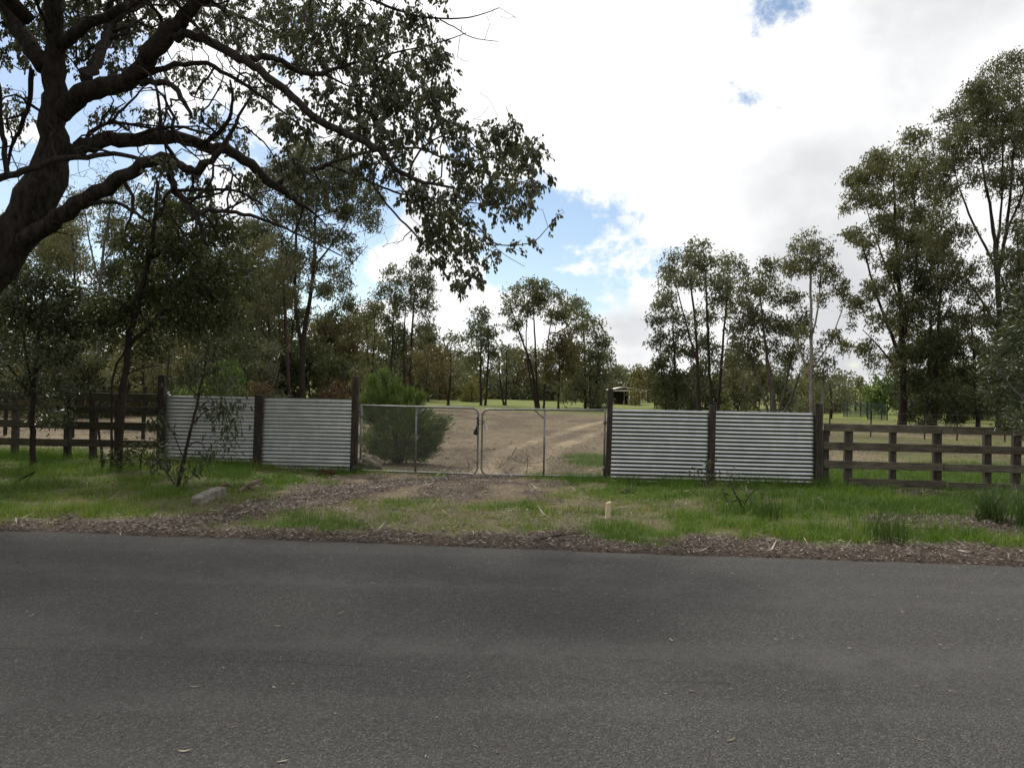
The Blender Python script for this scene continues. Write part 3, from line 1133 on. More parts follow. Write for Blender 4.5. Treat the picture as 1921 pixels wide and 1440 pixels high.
def plant(name, label, cat, D, trunks, clumps, leaf='leaf_olive', bark='bark_dark', L=0.16, W=0.045, dens=1.0, per=14, spread=0.30,
          droop=0.8, group=None, hires=False, seed=1, tip=0.006, rise=0.3, up_pen=0.8, spread_d=0.8, depth_by_clump=None, jit=0.12,
          kr=0.010, att_px=9.0, base=None, trunk_name='trunk', crown_name='crown', drift=0.0, lvar=0.35, sides=6, thick=1.0, wob=0.16, wig_=0.22, bare=0, outward=0.0, spray=0.0, twig_frac=1.0, sub=0):
    """A plant at depth D. trunks: photo polylines (x, y, width_px[, depth offset]); clumps: (x, y, rx, ry[, depth offset[, weight]]).
    All are turned into real positions at the plant's own distance; clumps spread in depth through the crown."""
    rg = np.random.RandomState(seed)
    pm = D / FPX
    b0 = P(trunks[0][0][0], trunks[0][0][1], D + (trunks[0][0][3] if len(trunks[0][0]) > 3 else 0))
    bz_ = float(zt(b0[0], b0[1]))
    off = np.array([b0[0], b0[1], bz_]) if base is None else np.asarray(base, float)
    root = empty(name, off)
    tag(root, label, cat, group)
    mb = MB()
    skel = []
    for ti, tr in enumerate(trunks):
        pts, rad = [], []
        dz = rg.uniform(-1, 1) * drift if ti else 0
        for i, t in enumerate(tr):
            do = t[3] if len(t) > 3 else dz * i / max(1, len(tr) - 1)
            p = P(t[0], t[1], D + do)
            pts.append(p)
            rad.append(max(0.003, t[2] * pm * 0.5 * thick))
        pts = np.array(pts)
        rad = np.array(rad)
        # ground contact
        if base is None and abs(pts[0, 2] - zt(pts[0, 0], pts[0, 1])) < 0.02 * D + 0.15 and tr[0][1] > 700:
            pts[0, 2] = zt(pts[0, 0], pts[0, 1]) - 0.05
            if len(pts) > 1:
                pts = np.insert(pts, 1, pts[0] + (pts[1] - pts[0]) * 0.12, 0)
                rad = np.insert(rad, 1, rad[0])
                rad[0] *= 1.35
        # smooth subdivision
        for _ in range(2):
            if len(pts) > 2:
                mid = (pts[:-1] + pts[1:]) / 2
                mr = (rad[:-1] + rad[1:]) / 2
                np_, nr_ = [pts[0]], [rad[0]]
                for i in range(len(mid)):
                    np_.append(mid[i])
                    nr_.append(mr[i])
                    if i + 1 < len(pts) - 1:
                        np_.append(pts[i + 1] * 0.5 + (mid[i] + mid[i + 1]) * 0.25)
                        nr_.append(rad[i + 1])
                np_.append(pts[-1])
                nr_.append(rad[-1])
                pts, rad = np.array(np_), np.array(nr_)
        wig = rg.normal(size=pts.shape) * np.minimum(rad, 0.075)[:, None] * wig_
        wig[0] = 0
        pts = pts + wig
        mb.tube(pts, rad, sides if rad.max() / pm > 2 else 5, wob=wob)
        skel.append((pts, rad))
    if sub:
        big = [(p_, r_) for p_, r_ in skel if r_.max() > 0.03]
        for q in range(sub):
            p_, r_ = big[rg.randint(len(big))]
            j = rg.randint(len(p_) // 4, len(p_))
            if r_[j] < 0.018 or p_[j][2] < 2.5:
                continue
            ax = p_[min(j + 1, len(p_) - 1)] - p_[j - 1]
            ax /= np.linalg.norm(ax) + 1e-6
            dv = rg.normal(size=3)
            dv -= ax * (dv @ ax) * 0.7
            dv = dv / np.linalg.norm(dv) + ax * 0.6 + np.array([0.1, 0, 0.15])
            w0 = min(r_[j] * 0.55, 0.034)
            nst = rg.randint(6, 12)
            c_ = p_[j].copy()
            pp = [c_.copy()]
            for _ in range(nst):
                dv = dv / np.linalg.norm(dv) + rg.normal(size=3) * 0.42
                c_ = c_ + dv / np.linalg.norm(dv) * 0.17
                pp.append(c_.copy())
            pp = np.array(pp)
            rr_ = np.linspace(w0, 0.006, len(pp))
            mb.tube(pp, rr_, 6, wob=0.12)
            skel.append((pp, rr_))
    att, wts = [], []
    for c in clumps:
        x, y, rx, ry = c[:4]
        cd = c[4] if len(c) > 4 else rg.uniform(-1, 1) * spread_d
        wt_ = c[5] if len(c) > 5 else 1.0
        n = max(3, int(PI * rx * ry / (att_px * att_px) * wt_ * dens * 0.55))
        cp = P(x, y, D + cd)
        pmc = (D + cd) / FPX
        att.append(ellip(rg, n, cp, rx * pmc, rx * pmc * 0.9, ry * pmc))
    att = np.concatenate(att) if att else np.zeros((0, 3))
    if base is None:
        gz_ = zt(att[:, 0], att[:, 1]) + 0.05 if len(att) else 0
        if len(att):
            att[:, 2] = np.maximum(att[:, 2], gz_)
    ga = att[rg.rand(len(att)) < twig_frac] if twig_frac < 1 else att
    if bare:
        allp = np.concatenate([p for p, r in skel if r.max() > 0.02])
        bp = allp[rg.randint(0, len(allp), bare)] + rg.normal(size=(bare, 3)) * np.array([0.7, 0.6, 0.42])
        ga = np.concatenate([att, bp])
    grow(mb, skel, ga, rg, tip, rise, up_pen, 5, 0.5, kr, jit, step=att_px * pm * 2.2)
    mb.build(trunk_name, MAT[bark], root, off)
    if len(att):
        mb2 = MB()
        lv = Leaves()
        n = len(att) * per
        idx = np.repeat(np.arange(len(att)), per)
        pos = att[idx] + rg.normal(size=(n, 3)) * np.array([1, 1, 0.8]) * spread * 0.5
        pos[:, 2] -= rg.rand(n) * spread * 0.3
        d = rg.normal(size=(n, 3)) * np.array([1, 1, 0.6])
        d[:, 2] -= droop * 1.4
        if outward:
            cen = att.mean(0) - np.array([0, 0, 0.35])
            od = att - cen
            od /= np.linalg.norm(od, axis=1)[:, None] + 1e-6
            d = d * 0.45 + od[idx] * outward
        LL = L * (1 + lvar * rg.uniform(-1, 1, n))
        WW = W * (1 + lvar * rg.uniform(-1, 1, n))
        tone = rg.rand(len(att))[idx] * 0.45 + rg.rand(n) * 0.55
        if spray:
            sdir = rg.normal(size=(len(att), 3)) * np.array([1, 1, 0.5])
            sdir[:, 2] -= 0.9
            sdir /= np.linalg.norm(sdir, axis=1)[:, None]
            tt = rg.rand(n) ** 0.7
            sl = spray * rg.uniform(0.6, 1.3, len(att))
            pos = att[idx] + sdir[idx] * (tt * sl[idx])[:, None] + rg.normal(size=(n, 3)) * 0.022
            pos[:, 2] -= (tt * sl[idx]) ** 2 * 0.6
            d = d * 0.6 + sdir[idx] * 0.9 + np.array([0, 0, -0.5])
            for a_, sv, l_ in zip(att, sdir, sl):
                q_ = np.array([a_, a_ + sv * l_ * .5 - np.array([0, 0, .15 * l_ * l_]), a_ + sv * l_ - np.array([0, 0, .6 * l_ * l_])])
                mb2.tube(q_, [tip * .8, tip * .6, tip * .35], 3, cap=False)
        lv.add(pos, d, LL, WW, tone)
        cro = lv.build(crown_name, MAT[leaf], root, off, hires, seed, tri=D > 43)
        if mb2.n:
            o = mb2.build('twigs', MAT[bark], cro, off)
            o['kind'] = 'stuff'
    return root


# ------------------------------------------------------------------ the big spreading gum at the roadside
DB = 11.5
big_tr = [
    [(-235, 905, 150, 0), (-190, 800, 118, 0), (-120, 650, 108, 0), (-30, 520, 104, 0), (44, 420, 100, 0), (92, 330, 88, 0), (104, 255, 62, 0), (100, 182, 54, -.1), (98, 130, 50, -.1), (109, 73, 40, -.2), (98, 0, 36, -.4), (90, -120, 28, -.6), (120, -260, 18, -.8)],
    [(86, 128, 44, -.1), (60, 90, 40, .1), (20, 30, 36, .3), (-20, -40, 30, .5), (-80, -160, 18, .9)],
    [(112, 85, 30, -.2), (150, 55, 25, -.6), (190, 34, 22, -.8), (237, 11, 20, -1.1), (270, -5, 16, -1.3), (340, -40, 12, -1.8), (460, -70, 8, -2.2)],
    [(106, 215, 48, 0), (140, 186, 46, -.2), (175, 164, 44, -.4), (237, 153, 40, -.8), (277, 109, 40, -1.1), (303, 73, 38, -1.3), (346, 26, 30, -1.5), (390, -10, 24, -1.7), (480, -60, 14, -2.0), (600, -90, 8, -2.2)],
    [(162, 150, 26, -.4), (172, 125, 26, -.2), (193, 95, 26, .2), (204, 47, 24, .5), (233, 22, 22, .7), (260, -30, 16, 1.0)],
    [(300, 82, 22, -1.3), (335, 60, 20, -1.4), (379, 66, 19, -1.5), (437, 102, 18, -1.6), (485, 128, 17, -1.7), (547, 182, 16, -1.8), (605, 233, 15, -1.9), (697, 270, 13, -2.1), (733, 303, 11, -2.2), (755, 328, 9, -2.2), (795, 343, 7, -2.3), (850, 352, 4, -2.4)],
    [(470, 110, 14, -1.6), (511, 106, 12, -1.4), (547, 128, 12, -1.2), (591, 146, 11, -1.0), (635, 124, 8, -.8), (700, 110, 5, -.6), (760, 95, 4, -.5)],
    [(277, 139, 14, -1.0), (346, 117, 11, -.8), (401, 120, 10, -.7), (456, 157, 8, -.6), (520, 200, 5, -.5), (590, 260, 4, -.4)],
    [(265, 157, 14, -.9), (321, 149, 12, -1.2), (339, 182, 11, -1.3), (361, 222, 6, -1.4)],
    [(105, 300, 44, .1), (135, 281, 40, .2), (182, 266, 36, .3), (262, 259, 34, .6), (321, 255, 32, .8), (383, 270, 30, 1.0), (437, 284, 28, 1.2), (481, 317, 26, 1.3), (521, 354, 23, 1.4), (555, 376, 16, 1.5), (580, 392, 8, 1.5), (610, 420, 4, 1.6)],
    [(521, 345, 14, 1.4), (540, 332, 13, 1.4), (580, 317, 12, 1.2), (624, 310, 11, 1.0), (660, 290, 9, .9), (704, 281, 8, .8), (792, 273, 6, .6), (821, 295, 5, .5), (880, 310, 4, .3), (960, 280, 3, .2)],
    [(624, 312, 8, 1.0), (682, 335, 7, .9), (719, 354, 6, .8), (760, 366, 5, .7), (830, 375, 4, .6), (930, 385, 3, .5)],
    [(682, 333, 7, .9), (704, 350, 6, .8), (733, 394, 5, .7), (770, 430, 5, .6), (813, 477, 4, .5), (840, 520, 3, .4)],
    [(20, 470, 46, 0), (55, 450, 42, -.2), (109, 408, 38, -.4), (182, 365, 34, -.6), (248, 317, 28, -.9), (292, 295, 24, -1.0), (328, 299, 20, -1.2), (350, 325, 17, -1.2), (383, 310, 15, -1.2), (412, 290, 12, -1.2), (440, 230, 7, -1.3), (470, 180, 4, -1.4)],
    [(312, 300, 18, -1.1), (328, 354, 15, -1.2), (345, 380, 13, -1.3), (368, 401, 12, -1.4), (378, 425, 9, -1.4), (386, 462, 6, -1.5)],
    [(368, 399, 10, -1.4), (401, 392, 9, -1.5), (456, 401, 8, -1.6), (512, 416, 6, -1.7), (560, 440, 4, -1.8), (640, 480, 2.5, -1.9)],
    [(333, 358, 8, -1.2), (394, 354, 7, -1.0), (445, 356, 6, -.9), (467, 367, 6, -.9), (495, 386, 4, -.8)],
    [(-60, 350, 18, -.9), (0, 335, 16, -.8), (55, 317, 14, -.7), (120, 295, 13, -.7), (200, 288, 11, -.8), (262, 294, 9, -.9), (300, 320, 5, -1.0)],
    [(165, 382, 9, -.6), (219, 375, 8, -.8), (255, 401, 7, -.9), (295, 427, 5, -1.0)],
    [(60, 130, 12, .1), (55, 200, 11, .3), (40, 240, 10, .4), (22, 270, 8, .5), (10, 330, 5, .6)],
    [(14, 330, 13, .3), (4, 250, 12, .5), (0, 190, 10, .6), (-10, 100, 7, .8)],
    [(324, -6, 7, -1.6), (355, 36, 7, -1.6), (390, 72, 6, -1.6), (450, 120, 5, -1.6)],
    [(440, -60, 9, -2.0), (600, -30, 7, -1.8), (697, 0, 6, -1.7), (755, 22, 5, -1.6), (803, 36, 4, -1.5), (883, 36, 2.6, -1.4), (937, 15, 1.6, -1.4)],
    [(825, 37, 3, -1.5), (860, 55, 2.4, -1.5), (883, 73, 2, -1.5), (934, 78, 1.4, -1.5)],
    [(700, 110, 4, -.6), (773, 91, 3.4, -.7), (828, 80, 3, -.8), (875, 62, 2, -.9)],
    [(850, 375, 4, .6), (897, 423, 3.6, .5), (923, 459, 3.2, .5), (960, 462, 3, .5), (1003, 456, 2.6, .5), (1021, 434, 2.2, .5), (1048, 402, 1.6, .5)],
    [(904, 430, 2, .5), (930, 470, 1.6, .6), (985, 500, 1.2, .6)],
    [(380, 270, 14, 1.0), (420, 245, 11, .7), (440, 200, 8, .4), (432, 150, 5, .2)],
    [(240, 262, 12, .5), (300, 235, 9, .2), (360, 240, 6, 0), (420, 262, 4, -.2)],
    [(160, 275, 12, .3), (168, 240, 10, .5), (230, 225, 8, .8), (300, 245, 5, 1.1)],
    [(205, 232, 7, .6), (240, 195, 6, .8), (270, 165, 4, 1.0)],
]
big_cl = []
for c in ((400, 40, 70, 40), (470, 70, 80, 40), (545, 40, 80, 40), (630, 40, 80, 45), (700, 50, 60, 45), (760, 30, 50, 28), (795, 100, 50, 45), (720, 120, 70, 40), (630, 110, 70, 35),
          (560, 110, 60, 30), (480, 165, 55, 35), (540, 225, 50, 30), (620, 180, 60, 30), (690, 185, 60, 40), (760, 180, 60, 45), (820, 170, 36, 45), (800, 235, 55, 25), (850, 215, 18, 30),
          (690, 230, 55, 28), (640, 265, 40, 22), (700, 305, 60, 22), (880, 250, 34, 26), (945, 245, 46, 30), (995, 285, 36, 40), (940, 300, 66, 36), (880, 310, 50, 32), (1000, 335, 28, 26), (930, 350, 62, 30),
          (860, 365, 50, 26), (800, 360, 46, 32), (850, 410, 50, 34), (815, 425, 40, 34), (870, 455, 34, 30), (840, 480, 32, 30), (875, 515, 26, 26), (910, 480, 14, 16), (905, 440, 22, 12), (980, 380, 24, 22), (950, 395, 24, 14),
          (1040, 405, 8, 8), (985, 445, 18, 8), (945, 475, 22, 10), (610, 345, 50, 22), (540, 295, 44, 22), (350, 130, 46, 36), (290, 215, 46, 20), (200, 210, 36, 20), (30, 80, 34, 50),
          (30, 210, 30, 50), (150, 40, 34, 30), (250, 50, 40, 30), (395, 215, 40, 28), (440, 250, 40, 26), (455, 330, 34, 20), (380, 330, 34, 20), (300, 300, 30, 16), (750, 260, 50, 24), (780, 320, 44, 22)):
    big_cl.append((*c, random.uniform(0.0, 4.5) if c[0] < 520 and c[1] < 260 else random.uniform(-1.8, 1.2), 1.0))
for c in ((250, -110, 170, 70), (480, -120, 160, 70), (680, -70, 110, 50), (20, -120, 150, 80), (-150, 40, 120, 100), (-220, -140, 150, 120), (-330, 120, 120, 130), (820, -40, 50, 30), (-420, 350, 90, 80), (-130, 230, 90, 80)):
    big_cl.append((*c, random.uniform(-2.2, 1.6), 0.7))


def WP(x, y, z, wd_):
    return (960 + x / y * FPX, 735 - (z - CAMH) / y * FPX + 0.0175 * x / y * FPX, wd_ / y * FPX, y - DB)


def WCL(x, y, z, r_, rz_, wt=0.5):
    q = WP(x, y, z, r_)
    return (q[0], q[1], q[2], rz_ / y * FPX, y - DB, wt)


# limbs and crown reaching over the road, above and beside the view, extended to shade the road
big_tr.append([WP(-7.3, 11.3, 7.2, .26), WP(-7.6, 10.2, 7.9, .24), WP(-7.8, 8.6, 8.3, .2), WP(-7.4, 7.0, 8.6, .15), WP(-6.8, 5.6, 8.6, .08)])
big_tr.append([WP(-8.2, 11.5, 5.6, .30), WP(-9.4, 10.6, 6.6, .26), WP(-10.8, 9.6, 7.2, .2), WP(-12.0, 8.6, 7.4, .1)])
big_tr.append([WP(-7.0, 11.3, 7.6, .22), WP(-6.0, 13.0, 8.6, .18), WP(-5.6, 14.8, 9.2, .12), WP(-5.0, 16.4, 9.4, .06)])
for q in ((-8.5, 9.2, 8.2), (-6.8, 8.8, 8.4), (-5.2, 8.6, 8.2), (-9.8, 7.6, 8.0), (-7.6, 7.0, 8.8), (-5.6, 6.6, 8.6), (-4.0, 7.6, 8.2), (-11.2, 9.8, 7.6), (-12.2, 8.2, 7.2), (-10.4, 6.0, 8.0), (-8.2, 5.2, 8.6), (-13.0, 10.5, 6.4),
          (-6.2, 14.0, 9.6), (-4.8, 15.4, 9.8), (-7.8, 13.4, 9.4), (-5.4, 12.2, 9.8), (-9.6, 12.6, 8.8), (-11.2, 12.4, 7.6), (-6.0, 4.6, 8.4), (-12.0, 6.4, 6.8), (-7.2, 12.8, 7.6), (-8.4, 14.2, 9.6), (-6.6, 13.2, 8.6), (-9.0, 13.4, 8.6), (-8.0, 12.2, 8.8), (-10.2, 11.0, 8.6), (-8.8, 10.6, 9.2)):
    big_cl.append(WCL(*q, 1.35, 0.75, 7000.0 / (FPX / q[1]) ** 2))
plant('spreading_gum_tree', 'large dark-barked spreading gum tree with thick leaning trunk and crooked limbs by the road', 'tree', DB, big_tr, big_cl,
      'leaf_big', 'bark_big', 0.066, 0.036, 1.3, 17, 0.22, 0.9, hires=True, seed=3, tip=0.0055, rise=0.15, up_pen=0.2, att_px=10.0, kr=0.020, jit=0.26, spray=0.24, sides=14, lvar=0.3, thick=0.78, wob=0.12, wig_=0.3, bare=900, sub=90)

plant('gum_tree', 'unseen gum with dense crown added past the spreading gum for shade', 'tree', 11.0,  # stands outside the view, added to block sky light on the left
      [[WP(-15.5, 11.0, 0.0, .6), WP(-15.2, 11.0, 2.5, .5), WP(-15.0, 10.8, 5.0, .36), WP(-14.6, 10.6, 7.5, .2), WP(-14.4, 10.6, 9.5, .08)], [WP(-15.1, 10.9, 3.6, .26), WP(-13.6, 9.8, 5.0, .18), WP(-12.2, 9.0, 5.8, .08)]],
      [(*WCL(x_, y_, z_, 1.5, 0.9)[:4], y_ - 11.0, 4500.0 / (FPX / y_) ** 2) for (x_, y_, z_) in ((-14.5, 10.8, 9.6), (-13.2, 10.0, 8.4), (-15.8, 10.4, 8.2), (-14.4, 9.2, 7.2), (-12.4, 9.2, 6.2), (-13.6, 11.6, 6.4), (-13.0, 8.0, 5.4), (-15.6, 9.4, 5.8), (-13.4, 12.6, 8.0))],
      'leaf_big', 'bark_big', 0.085, 0.043, 1.0, 13, 0.22, 0.9, hires=True, seed=4, tip=0.005, att_px=11.5, sides=10, spray=0.26, wob=0.07, wig_=0.1)

# ------------------------------------------------------------------ young trees along the left fence
plant('young_tree', 'dense dark young tree with dark leaning trunk growing through the four-rail fence', 'tree', 14.0,
      [[(222, 862, 14), (228, 760, 14), (236, 690, 12), (243, 630, 11), (262, 545, 10), (283, 480, 9), (291, 420, 8), (296, 340, 5)],
       [(240, 650, 8), (300, 590, 6), (370, 530, 4)], [(280, 490, 7), (340, 440, 5), (410, 420, 3)], [(210, 850, 5), (209, 760, 4), (210, 690, 4), (242, 650, 4)],
       [(196, 850, 5), (182, 780, 4), (170, 730, 4), (150, 690, 3), (120, 640, 2)], [(240, 700, 4), (270, 688, 3), (300, 686, 2)]],
      [(330, 470, 80, 40, .2), (410, 425, 55, 28, -.5), (300, 535, 70, 40, .5), (385, 535, 60, 44, -.2), (262, 500, 34, 24, .6), (236, 575, 45, 36, .2), (340, 600, 70, 34, .1), (305, 380, 40, 34, .4),
       (430, 500, 46, 30, .3), (196, 590, 36, 36, -.4), (360, 385, 50, 24, 0), (240, 440, 36, 24, 0), (280, 640, 50, 24, .7), (420, 590, 40, 36, .6)],
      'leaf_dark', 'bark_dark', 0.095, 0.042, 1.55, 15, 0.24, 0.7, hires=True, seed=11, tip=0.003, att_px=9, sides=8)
plant('sapling', 'leafy sapling with slim dark stem in front of the four-rail fence', 'sapling', 14.1,
      [[(60, 856, 10), (62, 790, 11), (63, 720, 10), (72, 640, 8), (80, 560, 5), (90, 500, 3)], [(63, 730, 6), (52, 690, 5), (45, 640, 4), (40, 570, 2)], [(66, 700, 5), (110, 640, 4), (150, 590, 3)],
       [(64, 750, 5), (20, 690, 4), (-20, 640, 3)]],
      [(60, 520, 60, 34), (120, 545, 56, 34), (30, 580, 50, 40), (95, 600, 60, 38), (150, 610, 40, 36), (40, 650, 56, 30), (110, 665, 50, 26), (60, 710, 50, 22), (115, 720, 34, 18), (95, 775, 34, 18), (85, 755, 30, 10), (-20, 560, 40, 50), (-30, 680, 40, 40)],
      'leaf_gloss', 'bark_dark', 0.085, 0.036, 1.5, 15, 0.22, 0.6, hires=True, seed=12, tip=0.0025, att_px=9)
plant('sapling', 'slender sapling with long drooping leaves in front of the corrugated iron', 'sapling', 12.25,
      [[(331, 922, 8), (340, 880, 7), (352, 830, 6), (362, 790, 5), (372, 745, 4.5), (384, 690, 3), (392, 645, 2)], [(335, 905, 3), (310, 880, 2.5), (290, 862, 2)], [(358, 800, 3), (385, 765, 2.5), (425, 765, 2)],
       [(372, 745, 3), (345, 715, 2), (335, 690, 1.5)], [(350, 840, 2.5), (375, 820, 2), (388, 850, 1.5)], [(345, 860, 2), (320, 800, 2), (305, 780, 1.5)]],
      [(382, 690, 40, 26, 0, 1), (410, 720, 36, 22, .2), (345, 705, 26, 18, -.2), (400, 765, 44, 22, .1), (425, 795, 26, 24, .2), (450, 760, 18, 16, .1), (305, 790, 20, 20, -.1), (310, 850, 26, 18, 0),
       (385, 850, 16, 20, 0), (345, 885, 24, 14, -.2), (290, 870, 18, 12, 0), (415, 835, 22, 14, .1), (395, 660, 20, 16, 0)],
      'leaf_gloss', 'bark_dark', 0.12, 0.028, 0.9, 8, 0.16, 1.3, hires=True, seed=13, tip=0.0018, att_px=9.5)
plant('dead_shrub', 'bare shrub with a tuft of rusty dead leaves above the corrugated iron', 'shrub', 15.6,
      [[(500, 868, 5), (497, 800, 4), (490, 745, 3), (484, 715, 2)], [(490, 760, 3), (512, 725, 2.4), (522, 690, 1.6)], [(490, 770, 2), (535, 742, 1.6), (550, 742, 1)]],
      [(483, 722, 22, 14, 0), (472, 738, 22, 10, 0), (500, 730, 14, 8, 0)], 'leaf_brown', 'bark_grey', 0.10, 0.030, 2.2, 9, 0.14, 1.0, hires=True, seed=14, tip=0.002, att_px=10)

plant('low_weed', 'low dark leafy weeds around the foot of the young tree by the fence', 'weeds', 13.6,
      [[(228, 868, 4), (226, 850, 3), (222, 838, 2)], [(262, 868, 3), (266, 845, 2), (275, 830, 1.5)], [(190, 866, 3), (192, 850, 2), (188, 842, 1.5)]],
      [(222, 845, 22, 12, 0), (262, 845, 24, 14, -.1), (285, 832, 14, 14, 0), (192, 852, 18, 9, .1), (240, 858, 26, 8, -.2), (275, 858, 20, 8, -.2)],
      'leaf_dark', 'bark_dark', 0.10, 0.035, 1.2, 8, 0.16, 0.4, hires=True, seed=17, tip=0.002, att_px=9)

# right edge near shrub
plant('leafy_shrub', 'tall shrub of pale shiny leaves overhanging the end of the timber rail fence', 'shrub', 12.9,
      [[(1960, 930, 12), (1950, 800, 10), (1935, 700, 8), (1925, 600, 5), (1915, 530, 3)], [(1945, 780, 6), (1900, 730, 5), (1868, 690, 3)], [(1948, 820, 5), (1910, 790, 4), (1880, 780, 3)]],
      [(1890, 655, 40, 26), (1915, 620, 40, 30), (1870, 690, 34, 20), (1900, 705, 44, 24), (1880, 735, 36, 16), (1905, 755, 34, 20), (1900, 790, 26, 12), (1935, 560, 40, 40), (1950, 680, 40, 60), (1960, 780, 40, 50)],
      'leaf_gloss', 'bark_grey', 0.10, 0.030, 1.3, 14, 0.18, 0.3, hires=True, seed=15, tip=0.0025, att_px=9)

# conifer bush behind the left gate
plant('cypress_bush', 'bushy green cypress shrub with one low branch sweeping out, behind the chain-link gate', 'bush', 17.3,
      [[(745, 870, 12), (742, 820, 10), (735, 770, 7), (722, 715, 3)], [(745, 850, 6), (790, 825, 5), (838, 788, 2)], [(744, 840, 5), (780, 790, 4), (800, 765, 2)], [(742, 830, 5), (705, 800, 4), (690, 780, 2)]],
      [(700, 722, 7, 16, .1, 2), (721, 708, 7, 16, 0, 2), (742, 728, 8, 16, -.1, 2), (764, 742, 8, 16, .1, 2), (786, 752, 8, 14, 0, 2), (690, 752, 8, 16, .2, 2), (800, 778, 9, 10, .2, 2), (818, 790, 12, 7, 0, 2), (838, 786, 7, 4, 0, 2), (805, 830, 14, 8, -.2, 2), (715, 745, 22, 18, 0, 1.6), (738, 770, 36, 22, -.1, 1.6), (703, 785, 24, 30, .2, 1.6), (760, 800, 50, 30, -.2, 1.6), (720, 830, 44, 26, -.3, 1.6), (770, 838, 44, 18, -.3, 1.6), (740, 852, 40, 10, -.2, 1.6), (795, 808, 26, 18, 0, 1.4), (800, 842, 18, 12, -.2, 1.6), (815, 822, 14, 10, -.1, 1.6), (826, 803, 12, 8, 0, 1.6), (785, 852, 22, 8, -.2, 1.5),
       (775, 768, 18, 16, .2, 1.3)],
      'leaf_cypress', 'bark_dark', 0.13, 0.016, 1.15, 30, 0.13, -0.5, outward=0.8, seed=16, tip=0.002, att_px=6, up_pen=1.2)

# ------------------------------------------------------------------ paddock and background gums
BG = dict(per=13, spread=0.55, att_px=8.5)


def gum(label, D, trunks, clumps, leaf='leaf_olive', bark='bark_dark', seed=1, name='gum_tree', cat='tree', dens=1.0, group=None, L=None, **kw):
    pm = D / FPX
    L = L or min(0.62, max(0.15, 6.2 * pm))
    rq = random.Random(seed * 7 + 1)
    extra = []
    for c_ in clumps:
        for _ in range(2):
            if rq.random() < 0.62:
                extra.append((c_[0] + rq.uniform(-1.1, 1.1) * c_[2], c_[1] + rq.uniform(-0.3, 1.9) * c_[3], c_[2] * rq.uniform(.3, .6), c_[3] * rq.uniform(.6, 1.0)))
    clumps = list(clumps) + extra
    a = dict(per=20, spread=11.0 * pm, att_px=6.7, thick=0.78, twig_frac=0.6 if D < 70 else 0.4)
    a.update(kw)
    return plant(name, label, cat, D, trunks, clumps, leaf, bark, L, L * 0.365, dens, droop=0.9, seed=seed, tip=max(0.006, 0.30 * pm), group=group,
                 spread_d=a.pop('spread_d', 1.6), drift=1.0, kr=0.008, **a)


# centre
gum('tall slim gum with three dark trunks behind the cypress bush', 62, [[(735, 772, 6), (734, 680, 5), (738, 600, 4), (742, 530, 2)], [(762, 772, 6), (757, 690, 5), (758, 620, 4), (762, 560, 2)], [(772, 772, 9), (770, 690, 7), (774, 600, 5), (780, 520, 3), (782, 486, 2)]],
    [(738, 515, 24, 20), (725, 545, 24, 20), (745, 560, 24, 18), (782, 500, 24, 20), (770, 530, 30, 20), (795, 530, 24, 22), (765, 565, 24, 18), (800, 575, 22, 18), (790, 610, 18, 14), (735, 590, 22, 14), (720, 600, 14, 14)], seed=21, leaf='leaf_grey', dens=1.1)
gum('slender gum on two straight dark trunks in the open paddock', 80, [[(902, 770, 6), (901, 700, 5), (902, 650, 4), (905, 600, 2)], [(910, 770, 6), (915, 700, 5), (917, 640, 3), (915, 600, 2)]],
    [(902, 592, 22, 20), (885, 615, 18, 18), (915, 620, 22, 20), (900, 640, 26, 16), (925, 655, 14, 14), (890, 665, 14, 12), (905, 580, 12, 10)], seed=22, leaf='leaf_grey')
gum('broad gum with many upswept thin trunks beside the slim two-trunk gum', 78, [[(1008, 772, 7), (1000, 700, 6), (985, 650, 5), (965, 600, 3), (958, 570, 2)], [(1010, 772, 6), (1005, 690, 5), (1003, 620, 4), (1000, 560, 2)], [(1020, 772, 5), (1022, 690, 4), (1030, 620, 3), (1040, 570, 2)],
    [(1006, 772, 5), (992, 700, 4), (985, 640, 3), (990, 580, 2)]],
    [(975, 550, 34, 20), (1005, 540, 34, 20), (1040, 550, 34, 18), (960, 580, 22, 20), (1070, 580, 30, 22), (1000, 575, 36, 18), (1045, 590, 34, 20), (960, 610, 18, 12), (1080, 620, 20, 20), (1010, 530, 24, 12)], seed=23, leaf='leaf_olive')
gum('small bushy gum with yellowish top in front of the many-trunked gum', 76, [[(1047, 773, 6), (1048, 730, 5), (1050, 680, 4), (1050, 640, 2)]],
    [(1050, 630, 24, 18), (1035, 655, 22, 18), (1065, 655, 20, 18), (1050, 680, 32, 18), (1035, 705, 18, 12), (1065, 700, 18, 14)], seed=24, leaf='leaf_rust', dens=1.2)
gum('dense dark gum with foliage reaching nearly to the ground near the open shed', 84, [[(1098, 770, 6), (1098, 690, 5), (1095, 620, 4), (1090, 570, 2)], [(1118, 770, 4), (1120, 700, 4), (1125, 640, 2)], [(1108, 770, 4), (1105, 700, 3), (1108, 640, 2)]],
    [(1080, 575, 26, 22), (1100, 610, 28, 24), (1120, 640, 26, 22), (1095, 655, 30, 22), (1130, 670, 20, 22), (1105, 695, 34, 20), (1080, 700, 24, 24), (1120, 720, 28, 20), (1095, 735, 34, 18), (1135, 700, 14, 18), (1070, 735, 24, 16), (1120, 750, 30, 12), (1075, 660, 22, 22), (1060, 720, 20, 18)], seed=25, leaf='leaf_grey', dens=1.1)
